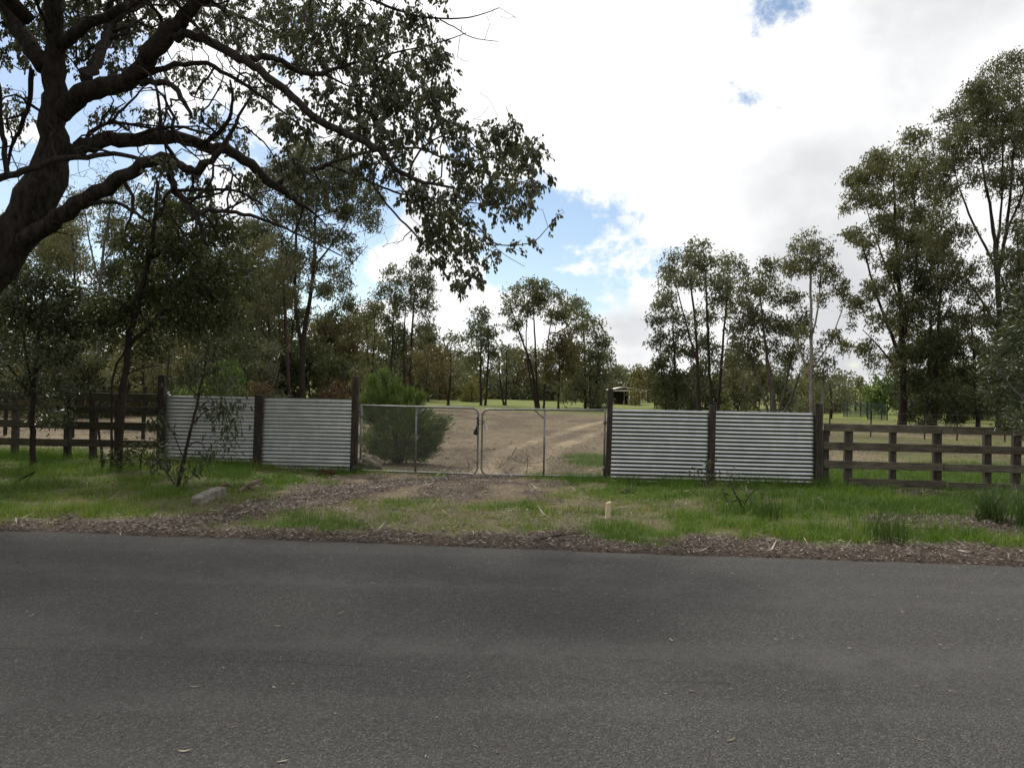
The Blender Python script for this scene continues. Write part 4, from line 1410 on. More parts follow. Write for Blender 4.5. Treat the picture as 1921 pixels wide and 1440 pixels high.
gum('small single-trunk gum leaning beside the wheel-track paddock', 78, [[(840, 770, 7), (843, 730, 6), (846, 690, 4), (845, 650, 2)], [(843, 735, 4), (832, 715, 3)]],
    [(845, 635, 26, 14), (830, 660, 20, 14), (860, 660, 20, 16), (845, 690, 26, 14), (825, 690, 14, 10), (862, 695, 16, 10)], seed=26, leaf='leaf_grey', dens=0.7)
gum('pair of thin dark stems with a light crown between the taller gums', 85, [[(945, 768, 5), (938, 720, 4), (936, 670, 2)], [(948, 768, 5), (951, 720, 4), (950, 660, 2)]],
    [(940, 650, 20, 12), (955, 660, 16, 14), (930, 670, 14, 12), (948, 680, 20, 12)], seed=27, leaf='leaf_grey', dens=0.7)
gum('rounded yellow-green sunlit bush at the edge of the green field', 105, [[(885, 755, 4), (884, 735, 3)]],
    [(885, 728, 18, 12), (872, 738, 14, 10), (896, 738, 14, 10), (884, 715, 10, 8)], seed=28, leaf='leaf_yellow', name='bush', cat='bush', dens=1.3)
gum('dark low shrub leaning beside the cypress bush', 50, [[(772, 775, 5), (790, 735, 4), (805, 700, 3), (812, 670, 2)], [(778, 775, 4), (800, 730, 3), (818, 690, 2)]],
    [(810, 660, 26, 18), (800, 690, 26, 14), (830, 690, 22, 14), (790, 660, 20, 14)], seed=29, leaf='leaf_rust', dens=0.9)

# left
gum('tall forked gum with twin dark trunks rising behind the corrugated iron', 44, [[(567, 790, 17), (565, 720, 15), (568, 640, 13), (580, 570, 10), (590, 500, 8), (590, 420, 6), (600, 340, 3)], [(570, 670, 11), (556, 600, 9), (552, 520, 8), (556, 440, 6), (560, 360, 3)],
    [(590, 500, 5), (630, 450, 4), (660, 400, 2)], [(588, 540, 4), (640, 520, 3), (690, 460, 1.5)], [(556, 480, 4), (520, 430, 3), (500, 380, 2)]],
    [(600, 300, 60, 30), (560, 340, 50, 30), (650, 340, 46, 28), (690, 370, 24, 26), (610, 375, 60, 26), (670, 400, 36, 20), (540, 400, 44, 28), (600, 440, 40, 22), (650, 440, 26, 14), (620, 500, 30, 20), (560, 480, 44, 24), (640, 520, 22, 16), (600, 540, 30, 16), (520, 320, 46, 26), (570, 280, 44, 22), (640, 300, 40, 22), (480, 360, 40, 26), (510, 440, 36, 26), (660, 470, 20, 12)], seed=31, leaf='leaf_grey', dens=1.25, spread_d=2.2)
gum('straight reddish-trunked gum just left of the twin-trunk gum', 40, [[(545, 790, 10), (540, 700, 9), (536, 600, 8), (530, 520, 6), (528, 440, 4)], [(510, 790, 8), (507, 700, 7), (505, 600, 6), (498, 540, 4)], [(505, 640, 4), (470, 590, 3), (450, 570, 2)]],
    [(520, 500, 40, 26), (490, 530, 36, 26), (530, 560, 30, 24), (480, 580, 34, 26), (450, 560, 30, 22), (505, 600, 30, 18), (500, 460, 34, 22), (470, 640, 40, 26), (530, 640, 24, 20)], seed=32, leaf='leaf_olive', bark='bark_red', dens=1.2)
gum('tall gum with bare pale upper stems against blue sky behind the young trees', 38, [[(185, 810, 9), (183, 700, 8), (185, 560, 8), (192, 480, 6), (205, 400, 5), (215, 330, 3)], [(188, 540, 5), (170, 470, 4), (160, 400, 3)], [(190, 500, 4), (230, 440, 3), (260, 380, 2)]],
    [(170, 370, 46, 24), (220, 350, 46, 26), (260, 380, 30, 22), (130, 400, 40, 26), (200, 410, 44, 16), (240, 430, 40, 18), (110, 450, 36, 20)], seed=33, leaf='leaf_grey', bark='bark_grey', dens=1.0)
gum('thin dark trunk gum standing close behind the leafy fence sapling', 34, [[(142, 820, 8), (140, 700, 7), (142, 560, 6), (138, 460, 4), (130, 400, 2)], [(103, 820, 7), (110, 700, 6), (122, 560, 5), (118, 470, 3)]],
    [(120, 430, 40, 22), (90, 470, 36, 22), (40, 470, 40, 26), (150, 490, 30, 18), (20, 420, 36, 30), (60, 410, 30, 22), (100, 640, 60, 26), (40, 700, 50, 24), (160, 680, 40, 22)], seed=34, leaf='leaf_olive', dens=1.1)
gum('leafy mid-green gum filling the gap beside the dark young tree', 30, [[(395, 815, 10), (398, 730, 9), (402, 640, 7), (405, 560, 5), (410, 480, 3)], [(400, 660, 5), (450, 600, 4), (470, 540, 2)]],
    [(420, 470, 40, 26), (460, 500, 36, 24), (400, 520, 46, 26), (450, 550, 40, 26), (420, 600, 50, 28), (380, 640, 44, 26), (450, 640, 40, 26), (400, 690, 50, 24), (460, 690, 34, 22), (350, 700, 30, 20)], seed=35, leaf='leaf_dark', dens=0.95)
gum('bright green broad shrub showing over the corrugated iron behind the sapling', 26, [[(420, 815, 7), (421, 750, 6), (424, 700, 3)]],
    [(410, 690, 30, 20), (440, 700, 26, 18), (390, 725, 36, 18), (430, 735, 40, 14), (460, 730, 24, 14), (350, 735, 34, 14)], seed=36, leaf='leaf_cypress', name='shrub', cat='shrub', dens=0.9)
gum('round brownish bush just above the top edge of the corrugated iron', 42, [[(630, 792, 5), (630, 750, 4), (630, 730, 2)]],
    [(630, 722, 14, 10, 0), (616, 735, 14, 10, 0), (644, 735, 14, 10, 0), (630, 745, 26, 10, 0)], seed=37, leaf='leaf_brown', name='bush', cat='bush', dens=1.3)
gum('dusky olive gum with rusty lower leaves behind the tall gate post', 58, [[(600, 780, 8), (602, 720, 7), (606, 660, 5), (610, 600, 3)], [(660, 780, 6), (655, 720, 5), (650, 650, 3)]],
    [(600, 620, 40, 22), (640, 615, 36, 22), (580, 650, 30, 20), (620, 660, 40, 22), (655, 650, 30, 22), (600, 695, 40, 18), (650, 700, 34, 16), (590, 725, 30, 14)], seed=38, leaf='leaf_rust', dens=1.0)
gum('slim grey gum standing in shade between the fence post and young tree', 27, [[(270, 830, 8), (266, 740, 7), (270, 650, 6), (276, 560, 4)], [(310, 830, 6), (312, 740, 5), (318, 650, 4), (325, 590, 3)]],
    [(280, 600, 40, 26), (320, 640, 40, 26), (250, 660, 34, 22), (300, 690, 46, 18), (340, 690, 30, 20), (230, 700, 36, 16)], seed=39, leaf='leaf_olive', dens=0.7)

# right
gum('leafy gum on several dark trunks directly behind the corrugated iron', 54, [[(1312, 792, 10), (1308, 720, 9), (1308, 640, 7), (1300, 560, 5), (1290, 500, 3)], [(1338, 792, 8), (1330, 700, 7), (1328, 620, 6), (1325, 540, 4), (1320, 470, 2)], [(1345, 792, 8), (1352, 700, 7), (1358, 620, 5), (1365, 540, 3)], [(1310, 690, 5), (1285, 600, 4), (1268, 530, 2)]],
    [(1310, 462, 24, 20), (1280, 490, 40, 24), (1330, 490, 44, 24), (1370, 495, 26, 24), (1250, 515, 24, 24), (1300, 525, 50, 22), (1360, 530, 34, 20), (1255, 550, 22, 16), (1345, 560, 30, 16), (1330, 590, 26, 20)], seed=41, leaf='leaf_grey', dens=1.2, spread_d=2.2)
gum('dense dark gum of broad full foliage beside the open shed', 66, [[(1270, 784, 8), (1268, 720, 7), (1265, 660, 5), (1262, 610, 3)], [(1250, 784, 5), (1245, 720, 4), (1238, 670, 2)]],
    [(1230, 600, 18, 16), (1260, 590, 24, 18), (1285, 620, 26, 22), (1245, 640, 30, 20), (1275, 660, 34, 24), (1235, 680, 24, 22), (1265, 705, 36, 22), (1240, 725, 28, 18), (1290, 730, 30, 18), (1260, 748, 34, 14)], seed=42, leaf='leaf_dark', dens=1.2)
gum('olive gum with pale leaning thin stems behind the corrugated iron', 50, [[(1452, 795, 17), (1450, 740, 13), (1440, 680, 8), (1430, 600, 5), (1425, 530, 3)], [(1456, 780, 7), (1475, 720, 5), (1490, 640, 4)], [(1448, 770, 6), (1425, 720, 5), (1405, 670, 3)], [(1440, 790, 7), (1410, 750, 5), (1390, 720, 3)], [(1460, 790, 8), (1485, 750, 6), (1500, 700, 3)]],
    [(1440, 500, 30, 22), (1410, 540, 36, 24), (1450, 550, 40, 24), (1490, 560, 26, 22), (1390, 590, 34, 24), (1430, 600, 44, 24), (1480, 610, 34, 22), (1395, 640, 30, 20), (1440, 650, 44, 20), (1490, 660, 30, 18), (1380, 680, 26, 16)], seed=43, leaf='leaf_olive', bark='bark_grey', dens=1.15)
gum('tall slender gum with pale smooth trunk and tufted crown near the fence corner', 47, [[(1522, 800, 10), (1521, 740, 9), (1522, 660, 8), (1521, 580, 7), (1520, 520, 5), (1522, 460, 3)], [(1521, 640, 5), (1538, 570, 4), (1540, 500, 3)], [(1524, 720, 6), (1500, 660, 5), (1490, 610, 3)], [(1520, 700, 4), (1560, 640, 3), (1580, 580, 2)], [(1540, 790, 8), (1543, 740, 7), (1545, 690, 4)]],
    [(1520, 450, 26, 20), (1500, 475, 26, 20), (1540, 475, 26, 20), (1520, 500, 40, 18), (1490, 500, 18, 14), (1560, 510, 20, 18), (1580, 540, 24, 22), (1595, 570, 18, 20), (1550, 560, 20, 14), (1560, 630, 26, 16), (1580, 650, 20, 12), (1500, 620, 24, 14), (1545, 680, 24, 14)], seed=44, leaf='leaf_olive', bark='bark_pale', dens=1.1)
gum('tall thick-trunked gum with long wispy branches behind the timber rail fence', 46, [[(1692, 800, 19), (1695, 730, 16), (1694, 660, 14), (1690, 590, 11), (1684, 500, 8), (1678, 400, 6), (1676, 320, 3)], [(1693, 680, 9), (1665, 610, 7), (1640, 540, 5), (1615, 450, 3)], [(1692, 640, 8), (1715, 560, 6), (1722, 460, 4), (1712, 330, 2)], [(1680, 690, 5), (1650, 650, 4), (1620, 620, 2)], [(1685, 560, 5), (1650, 470, 4), (1625, 390, 2)]],
    [(1712, 255, 26, 22), (1650, 300, 34, 24), (1615, 330, 28, 22), (1680, 330, 40, 24), (1610, 365, 30, 22), (1655, 370, 40, 22), (1720, 330, 30, 30), (1600, 440, 26, 18), (1625, 450, 26, 16), (1690, 400, 36, 22), (1735, 390, 30, 26), (1650, 540, 34, 24), (1690, 480, 36, 26), (1730, 470, 36, 28), (1620, 570, 24, 18), (1660, 600, 36, 22), (1720, 560, 40, 28), (1625, 650, 26, 16), (1680, 660, 36, 20), (1740, 640, 40, 26), (1640, 330, 34, 24), (1690, 290, 30, 20), (1660, 420, 34, 22), (1600, 345, 20, 18), (1700, 440, 36, 24), (1670, 500, 30, 24), (1700, 610, 34, 22), (1740, 300, 22, 20)], seed=45, leaf='leaf_olive', dens=1.35, spread_d=2.4)
gum('tallest gum with a fan of straight bare upper limbs and domed crown', 41, [[(1874, 815, 17), (1876, 720, 15), (1877, 640, 13), (1873, 540, 12), (1868, 470, 10), (1860, 400, 7), (1845, 330, 5), (1835, 250, 3)], [(1872, 520, 9), (1888, 440, 8), (1897, 340, 6), (1905, 230, 4), (1908, 160, 2)], [(1870, 480, 7), (1880, 380, 5), (1882, 280, 4), (1880, 190, 2)], [(1868, 500, 6), (1830, 430, 5), (1805, 370, 4), (1790, 320, 2)], [(1874, 620, 7), (1840, 560, 5), (1810, 520, 3)], [(1890, 430, 6), (1930, 340, 5), (1960, 240, 3)]],
    [(1900, 130, 36, 26), (1850, 160, 34, 22), (1815, 190, 34, 24), (1790, 215, 26, 22), (1880, 180, 40, 22), (1910, 220, 30, 24), (1840, 235, 40, 20), (1790, 265, 36, 24), (1870, 260, 40, 18), (1770, 310, 30, 26), (1815, 300, 36, 20), (1905, 290, 26, 26), (1780, 360, 30, 22), (1760, 420, 34, 30), (1800, 440, 30, 24), (1790, 510, 36, 28), (1905, 500, 30, 40), (1910, 570, 30, 36), (1840, 540, 30, 20), (1960, 200, 50, 50), (1980, 330, 50, 60), (1870, 130, 36, 20), (1905, 105, 24, 16), (1830, 165, 24, 18), (1850, 200, 40, 20), (1900, 250, 34, 22), (1890, 330, 30, 20), (1800, 240, 30, 20), (1760, 340, 26, 26), (1870, 600, 40, 30), (1900, 640, 40, 30), (1750, 460, 26, 24), (1915, 370, 20, 24), (1918, 430, 20, 24), (1865, 215, 40, 20), (1800, 285, 34, 24), (1830, 330, 30, 18), (1905, 330, 26, 22), (1850, 290, 24, 16), (1900, 160, 24, 18), (1970, 480, 50, 60), (1830, 600, 34, 24)], seed=46, leaf='leaf_olive', dens=1.35, spread_d=2.4)
gum('dark dense gum between the thick-trunked gum and the tallest gum', 45, [[(1752, 805, 13), (1754, 720, 12), (1758, 640, 9), (1764, 560, 6), (1770, 480, 3)], [(1742, 805, 10), (1740, 720, 8), (1745, 640, 6), (1748, 560, 3)], [(1835, 815, 10), (1832, 740, 9), (1826, 660, 6), (1822, 600, 3)]],
    [(1760, 480, 36, 26), (1720, 510, 34, 26), (1775, 540, 40, 28), (1740, 590, 46, 28), (1800, 600, 36, 28), (1770, 640, 50, 28), (1720, 660, 40, 26), (1820, 650, 36, 26), (1760, 700, 54, 24), (1830, 700, 40, 24), (1720, 720, 36, 22), (1790, 750, 60, 22), (1730, 765, 44, 18), (1840, 760, 40, 20), (1700, 700, 26, 20)], seed=47, leaf='leaf_dark', dens=1.4, spread_d=2.2)
gum('dense leafy gum with dark foliage to the ground beside the shiny-leafed shrub', 36, [[(1925, 820, 14), (1922, 720, 12), (1918, 620, 9), (1912, 520, 6), (1908, 440, 3)], [(1920, 640, 6), (1890, 560, 4), (1872, 500, 2)]],
    [(1905, 430, 30, 26), (1880, 480, 30, 26), (1915, 500, 34, 30), (1890, 550, 36, 28), (1915, 590, 30, 28), (1870, 610, 30, 24), (1900, 640, 40, 26), (1870, 680, 34, 24), (1910, 700, 34, 28), (1940, 460, 30, 40), (1950, 560, 40, 60), (1880, 740, 34, 20)], seed=52, leaf='leaf_dark', dens=0.9)
gum('rounded yellow-green tree behind the green mesh tree guards', 78, [[(1660, 780, 6), (1660, 750, 5), (1660, 730, 3)]],
    [(1662, 715, 26, 14), (1645, 735, 24, 16), (1680, 735, 24, 16), (1660, 755, 34, 14)], seed=48, leaf='leaf_cypress', name='round_tree', dens=1.4)
gum('small dark tree just beyond the mesh tree guards', 95, [[(1605, 772, 5), (1605, 750, 4), (1605, 730, 2)]],
    [(1605, 722, 22, 10), (1590, 738, 20, 12), (1620, 738, 20, 12), (1605, 752, 26, 8)], seed=49, leaf='leaf_olive', name='small_tree', dens=1.2)
gum('low leafy thicket tree beneath the pale smooth trunk', 60, [[(1560, 785, 5), (1560, 750, 4), (1556, 720, 2)]],
    [(1555, 715, 24, 14), (1540, 735, 24, 14), (1572, 730, 18, 14), (1530, 755, 26, 10)], seed=50, leaf='leaf_grey', name='small_tree', dens=1.0)
gum('low yellow-leafed bush in front of the open shed', 110, [[(1191, 757, 3), (1191, 745, 2)]], [(1191, 733, 8, 8, 0), (1190, 744, 8, 7, 0)], seed=51, leaf='leaf_yellow', name='bush', cat='bush', dens=1.5)


# filler trees of the woodland belt behind
TONE = {'leaf_olive': 'olive', 'leaf_dark': 'dark green', 'leaf_rust': 'rusty-toned', 'leaf_yellow': 'yellow-green', 'leaf_grey': 'grey-green', 'leaf_brown': 'brown'}


def filler(x, D, top, wid, seed, leaf, label, group, lo=0.16, name='gum_tree', cat='tree'):
    label = TONE[leaf] + ' ' + label
    group = TONE[leaf] + ' ' + group
    rg = random.Random(seed)
    hyc = 735 + (x - 960) * 0.0175
    by = hyc + CAMH * FPX / D
    h = by - top
    tr = []
    for q in range(rg.choice((1, 2, 2))):
        x0 = x + rg.uniform(-.12, .12) * wid
        x1 = x + rg.uniform(-.3, .3) * wid
        tr.append([(x0, by, max(3, h * 0.035)), (x0 * .7 + x1 * .3 + rg.uniform(-3, 3), by - h * .35, max(2.4, h * 0.026)), (x1, by - h * .65, 2.2), (x1 + rg.uniform(-.1, .1) * wid, by - h * .9, 1.2)])
    cl = []
    n = int(10 + wid * h / 900)
    for q in range(n):
        t = rg.uniform(lo, 0.95)
        half = wid * 0.5 * (1 - max(0, t - 0.55) * 1.3) * (0.75 + 0.5 * rg.random())
        cl.append((x + rg.uniform(-1, 1) * half * .8, by - h * t, wid * rg.uniform(.16, .27), max(8, wid * rg.uniform(.10, .17))))
    gum(label, D, tr, cl, leaf, rg.choice(('bark_dark', 'bark_grey', 'bark_red')), seed=seed, group=group, dens=0.75, spread_d=D * 0.03, name=name, cat=cat)


rg = random.Random(4)
fl = []
belt = [(660, 95, 560, 60, 'leaf_olive'), (690, 105, 590, 60, 'leaf_dark'), (715, 100, 610, 60, 'leaf_olive'), (790, 110, 620, 60, 'leaf_rust'), (820, 120, 640, 60, 'leaf_rust'), (850, 135, 655, 60, 'leaf_olive'),
        (640, 85, 575, 50, 'leaf_dark'), (600, 75, 560, 70, 'leaf_olive'), (540, 70, 590, 70, 'leaf_dark'), (760, 115, 640, 50, 'leaf_dark')]
for i, (x, D, t, wd_, lf) in enumerate(belt):
    filler(x, D, t, wd_, 100 + i, lf, 'gum in the dense tree belt behind the cypress bush and tall gate post', 'dense tree belt gums')
belt2 = [(880, 150, 660, 50, 'leaf_olive'), (925, 155, 655, 56, 'leaf_dark'), (965, 150, 650, 56, 'leaf_rust'), (1000, 160, 655, 50, 'leaf_olive'), (1035, 150, 650, 50, 'leaf_dark'), (1075, 160, 655, 50, 'leaf_olive'), (1120, 165, 660, 50, 'leaf_olive')]
for i, (x, D, t, wd_, lf) in enumerate(belt2):
    filler(x, D, t, wd_, 120 + i, lf, 'gum beyond the green field behind the slim paddock gums', 'gums beyond the green field')
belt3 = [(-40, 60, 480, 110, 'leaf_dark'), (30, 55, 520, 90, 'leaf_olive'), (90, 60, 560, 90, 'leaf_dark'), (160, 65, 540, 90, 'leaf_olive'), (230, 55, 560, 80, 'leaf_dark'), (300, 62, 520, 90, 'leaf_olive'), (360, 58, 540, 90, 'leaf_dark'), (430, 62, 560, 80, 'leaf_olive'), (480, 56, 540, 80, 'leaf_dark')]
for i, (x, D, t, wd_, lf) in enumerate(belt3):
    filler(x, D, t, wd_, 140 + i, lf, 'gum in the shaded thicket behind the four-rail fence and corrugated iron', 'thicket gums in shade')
belt3b = [(20, 44, 400, 120, 'leaf_dark'), (110, 48, 380, 110, 'leaf_grey'), (215, 42, 420, 110, 'leaf_dark'), (310, 46, 360, 110, 'leaf_olive'), (385, 42, 400, 110, 'leaf_dark'), (470, 46, 400, 110, 'leaf_grey'), (640, 60, 520, 80, 'leaf_dark'), (690, 72, 560, 70, 'leaf_olive'), (535, 52, 440, 100, 'leaf_dark'), (740, 90, 600, 70, 'leaf_dark'), (800, 100, 600, 70, 'leaf_dark')]
for i, (x, D, t, wd_, lf) in enumerate(belt3b):
    filler(x, D, t, wd_, 400 + i, lf, 'tall gum rising over the shaded thicket beyond the fences', 'tall thicket gums')
belt4 = [(1170, 175, 690, 40, 'leaf_olive'), (1195, 150, 685, 40, 'leaf_yellow'), (1150, 165, 680, 40, 'leaf_olive'), (1215, 160, 690, 30, 'leaf_olive')]
for i, (x, D, t, wd_, lf) in enumerate(belt4):
    filler(x, D, t, wd_, 160 + i, lf, 'small gum behind the open shed', 'gums behind the shed')
belt5 = [(1330, 90, 620, 60, 'leaf_dark'), (1375, 95, 640, 60, 'leaf_olive'), (1420, 100, 650, 60, 'leaf_olive'), (1475, 100, 660, 56, 'leaf_dark'), (1520, 110, 680, 46, 'leaf_olive'), (1720, 90, 650, 60, 'leaf_dark'), (1790, 85, 640, 70, 'leaf_dark'), (1850, 80, 620, 80, 'leaf_dark'), (1920, 75, 600, 90, 'leaf_dark')]
for i, (x, D, t, wd_, lf) in enumerate(belt5):
    filler(x, D, t, wd_, 180 + i, lf, 'background gum behind the tall gums beyond the rail fence', 'background gums behind the tall paddock gums')

us_ = random.Random(31)
shr = []
for x in range(-30, 680, 44):
    shr.append((x + us_.uniform(-12, 12), us_.uniform(30, 52), us_.uniform(625, 690), us_.uniform(70, 100), us_.choice(('leaf_dark', 'leaf_olive', 'leaf_dark', 'leaf_rust', 'leaf_grey'))))
for i, (x, D, t, wd_, lf) in enumerate(shr):
    filler(x, D, t, wd_, 220 + i, lf, 'understory shrub filling the shaded thicket behind the fence', 'understory shrubs in the thicket', 0.05, 'shrub', 'shrub')
shr = []
for x in range(1225, 1570, 42):
    shr.append((x + us_.uniform(-12, 12), us_.uniform(68, 92), us_.uniform(675, 715), us_.uniform(54, 76), us_.choice(('leaf_dark', 'leaf_olive', 'leaf_rust', 'leaf_grey'))))
for i, (x, D, t, wd_, lf) in enumerate(shr):
    filler(x, D, t, wd_, 250 + i, lf, 'shrub among the trunks seen above the corrugated iron beside the rail fence', 'shrubs among the trunks', 0.05, 'shrub', 'shrub')
shr = []
for x in range(1705, 1960, 42):
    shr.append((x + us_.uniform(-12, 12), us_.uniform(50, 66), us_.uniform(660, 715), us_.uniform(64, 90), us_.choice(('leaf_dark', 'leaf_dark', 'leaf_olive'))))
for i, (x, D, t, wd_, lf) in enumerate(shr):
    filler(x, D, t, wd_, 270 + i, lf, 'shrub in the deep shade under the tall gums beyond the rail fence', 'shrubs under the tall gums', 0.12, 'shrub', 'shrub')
shr = []
for x in range(655, 880, 34):
    shr.append((x + us_.uniform(-10, 10), us_.uniform(95, 140), us_.uniform(655, 700), us_.uniform(48, 66), us_.choice(('leaf_dark', 'leaf_olive', 'leaf_rust', 'leaf_olive'))))
for x in range(890, 1150, 36):
    shr.append((x + us_.uniform(-10, 10), us_.uniform(135, 170), us_.uniform(690, 715), us_.uniform(44, 60), us_.choice(('leaf_dark', 'leaf_olive', 'leaf_rust', 'leaf_grey'))))
for i, (x, D, t, wd_, lf) in enumerate(shr):
    filler(x, D, t, wd_, 290 + i, lf, 'shrub along the wooded far edge of the green field', 'shrubs along the green field', 0.05, 'shrub', 'shrub')

# the other side of the road: gums added behind the camera's verge, seen only as reflections and shade
def copy_tree(o, loc, rz, sc):
    c = o.copy()
    C.objects.link(c)
    c.location = loc
    c.rotation_euler = (0, 0, rz)
    c.scale = (sc, sc, sc)
    for ch_ in [q for q in bpy.data.objects if q.parent == o]:
        d_ = ch_.copy()
        C.objects.link(d_)
        d_.parent = c
    return c


roots = {o['label']: o for o in C.objects if o.parent is None and 'label' in o.keys()}
src = [o for l_, o in roots.items() if l_.startswith(('tall forked gum', 'dark dense gum between', 'leafy gum on several', 'dense dark gum of broad'))]
rt = random.Random(12)
for q, (x, y) in enumerate(((-26, -7), (-19, -11), (-13, -8), (-6, -13), (1, -10), (8, -14), (15, -10), (23, -13), (31, -9), (-33, -12))):
    c_ = copy_tree(src[q % len(src)], (x, y, float(zt(x, y))), rt.uniform(0, 6.28), rt.uniform(.62, .85))
    tag(c_, 'unseen gum added across the road for shade and reflections', 'tree', 'gums added across the road')

# distant woodland along the rise: one mass
lv = Leaves()
mbw = MB()
rg2 = np.random.RandomState(77)
for q in range(330):
    x = rg2.uniform(-330, 420)
    y = rg2.uniform(250, 520)
    if 95 < x * 300 / y < 210 and y < 330:
        if rg2.rand() < 0.85:
            continue
    z = float(zt(x, y))
    h = rg2.uniform(5, 11)
    wv = h * rg2.uniform(.35, .6)
    n = 110
    a = ellip(rg2, n, np.array([x, y, z + h * 0.62]), wv, wv, h * 0.4)
    d = rg2.normal(size=(n, 3))
    lv.add(a, d, np.full(n, 1.5) * rg2.uniform(.7, 1.3, n), np.full(n, 0.8), np.clip(rg2.rand() * .6 + rg2.rand(n) * .4, 0, 1))
    mbw.tube([(x, y, z - .3), (x + rg2.uniform(-.5, .5), y, z + h * .6)], [0.22, 0.1], 4)
wood = lv.build('distant_woodland', MAT['leaf_olive'], None, (0, 0, 0), False, 5)
tag(wood, 'far line of trees along the low rise', 'woodland', kind='stuff')
wt_ = mbw.build('trunks', MAT['bark_dark'], wood)
wt_['kind'] = 'stuff'

# ================================================================== far buildings
p0 = P(1178, 755, 119)
sz = float(zt(p0[0], p0[1]))
shed = empty('open_shed', (p0[0], p0[1], sz))
tag(shed, 'open pole shed with pale low gable roof beyond the green field', 'shed')


def prism(name, pts, y0, y1, mat, parent):
    n = len(pts)
    V = [(x, y0, z) for x, z in pts] + [(x, y1, z) for x, z in pts]
    F4 = np.array([[i, (i + 1) % n, n + (i + 1) % n, n + i] for i in range(n)])
    me = mesh_np(name, np.array(V), [F4, np.arange(n)[None, ::-1], (np.arange(n) + n)[None, :]])
    return obj(name, me, mat, parent)


prism('roof', [(-3.35, 2.30), (-1.0, 2.78), (2.9, 2.28), (2.9, 2.22), (-1.0, 2.70), (-3.35, 2.22)], -1.8, 4.0, MAT['shed_roof'], shed)
prism('gable_panel', [(-3.05, 2.20), (-1.0, 2.66), (2.6, 2.20)], -1.45, -1.40, MAT['shed_brown'], shed)
for x in (-3.0, -0.05, 2.6):
    o = obj('pole', box_mesh('pole', 0.14, 0.14, 2.35, 0.01, base_z=True), MAT['shed_white'], shed)
    o.location = (x, -1.5, -0.12)
    o = obj('pole', box_mesh('pole', 0.14, 0.14, 2.35, 0.01, base_z=True), MAT['shed_white'], shed)
    o.location = (x, 3.7, -0.12)
o = obj('back_wall', box_mesh('back_wall', 5.6, 0.08, 2.2, 0, base_z=True), MAT['shed_dark'], shed)
o.location = (-0.2, 3.85, 0)
o = obj('side_wall', box_mesh('side_wall', 0.08, 3.4, 2.15, 0, base_z=True), MAT['shed_dark'], shed)
o.location = (1.4, 1.9, 0)
o = obj('fascia', box_mesh('fascia', 5.9, 0.05, 0.14, 0), MAT['shed_white'], shed)
o.location = (-0.2, -1.62, 2.17)

# small tank shed roof glimpsed through the trees
p0 = P(1275, 752, 110)
t0 = empty('garden_shed', (p0[0], p0[1], float(zt(p0[0], p0[1]))))
tag(t0, 'tiny white-roofed shed half hidden by foliage beyond the dense dark gum', 'shed')
prism('roof', [(-1.0, 1.75), (0.1, 1.95), (1.0, 1.72), (1.0, 1.66), (0.1, 1.88), (-1.0, 1.69)], -1, 1, MAT['shed_roof'], t0)
o = obj('wall', box_mesh('wall', 1.7, 1.7, 1.7, 0, base_z=True), MAT['shed_dark'], t0)
o.location = (0, 0, -0.03)

# brick house behind the left thicket
p0 = P(185, 760, 52)
hz = float(zt(p0[0], p0[1]))
hs = empty('brick_house', (p0[0], p0[1], hz))
tag(hs, 'low red brick house with grey roof half hidden behind the shaded trees', 'house')
o = obj('wall', box_mesh('wall', 8.0, 6.0, 2.5, 0, base_z=True), MAT['brick_wall'], hs)
o.location = (-3.0, 3.5, -0.05)
prism('roof', [(-7.6, 2.40), (-3.0, 4.0), (1.6, 2.40), (1.6, 2.30), (-7.6, 2.30)], -0.8, 7.2, MAT['tile_roof'], hs)
for x in (0.9, -2.2, -5.4):
    o = obj('verandah_post', box_mesh('verandah_post', 0.14, 0.14, 2.4, 0.01, base_z=True), MAT['shed_white'], hs)
    o.location = (x, -0.6, -0.08)
for x in (-1.2, -4.2):
    o = obj('window', box_mesh('window', 1.3, 0.08, 1.1, 0.01), MAT['shed_white'], hs)
    o.location = (x, 0.48, 1.45)
    for sx_ in (-0.3, 0.3):
        o2 = obj('pane', box_mesh('pane', 0.52, 0.02, 0.96, 0), MAT['shed_dark'], o)
        o2.location = (sx_, -0.045, 0)

# white rail fence far off
p0, p1 = P(1340, 760, 98), P(1560, 760, 104)
wf = empty('white_rail_fence', (p0[0], p0[1], float(zt(p0[0], p0[1]))))
tag(wf, 'distant white rail fence glimpsed between the olive gum stems', 'fence')
L = np.hypot(p1[0] - p0[0], p1[1] - p0[1])
an = math.atan2(p1[1] - p0[1], p1[0] - p0[0])
for z in (0.62, 1.18):
    o = obj('rail', box_mesh('rail', L, 0.05, 0.13, 0), MAT['shed_white'], wf)
    o.location = (math.cos(an) * L / 2, math.sin(an) * L / 2, z)
    o.rotation_euler = (0, 0, an)
for q in range(8):
    o = obj('post', box_mesh('post', 0.11, 0.11, 1.4, 0, base_z=True), MAT['shed_white'], wf)
    s = L * q / 7
    o.location = (math.cos(an) * s, math.sin(an) * s + 0.09, -0.1)


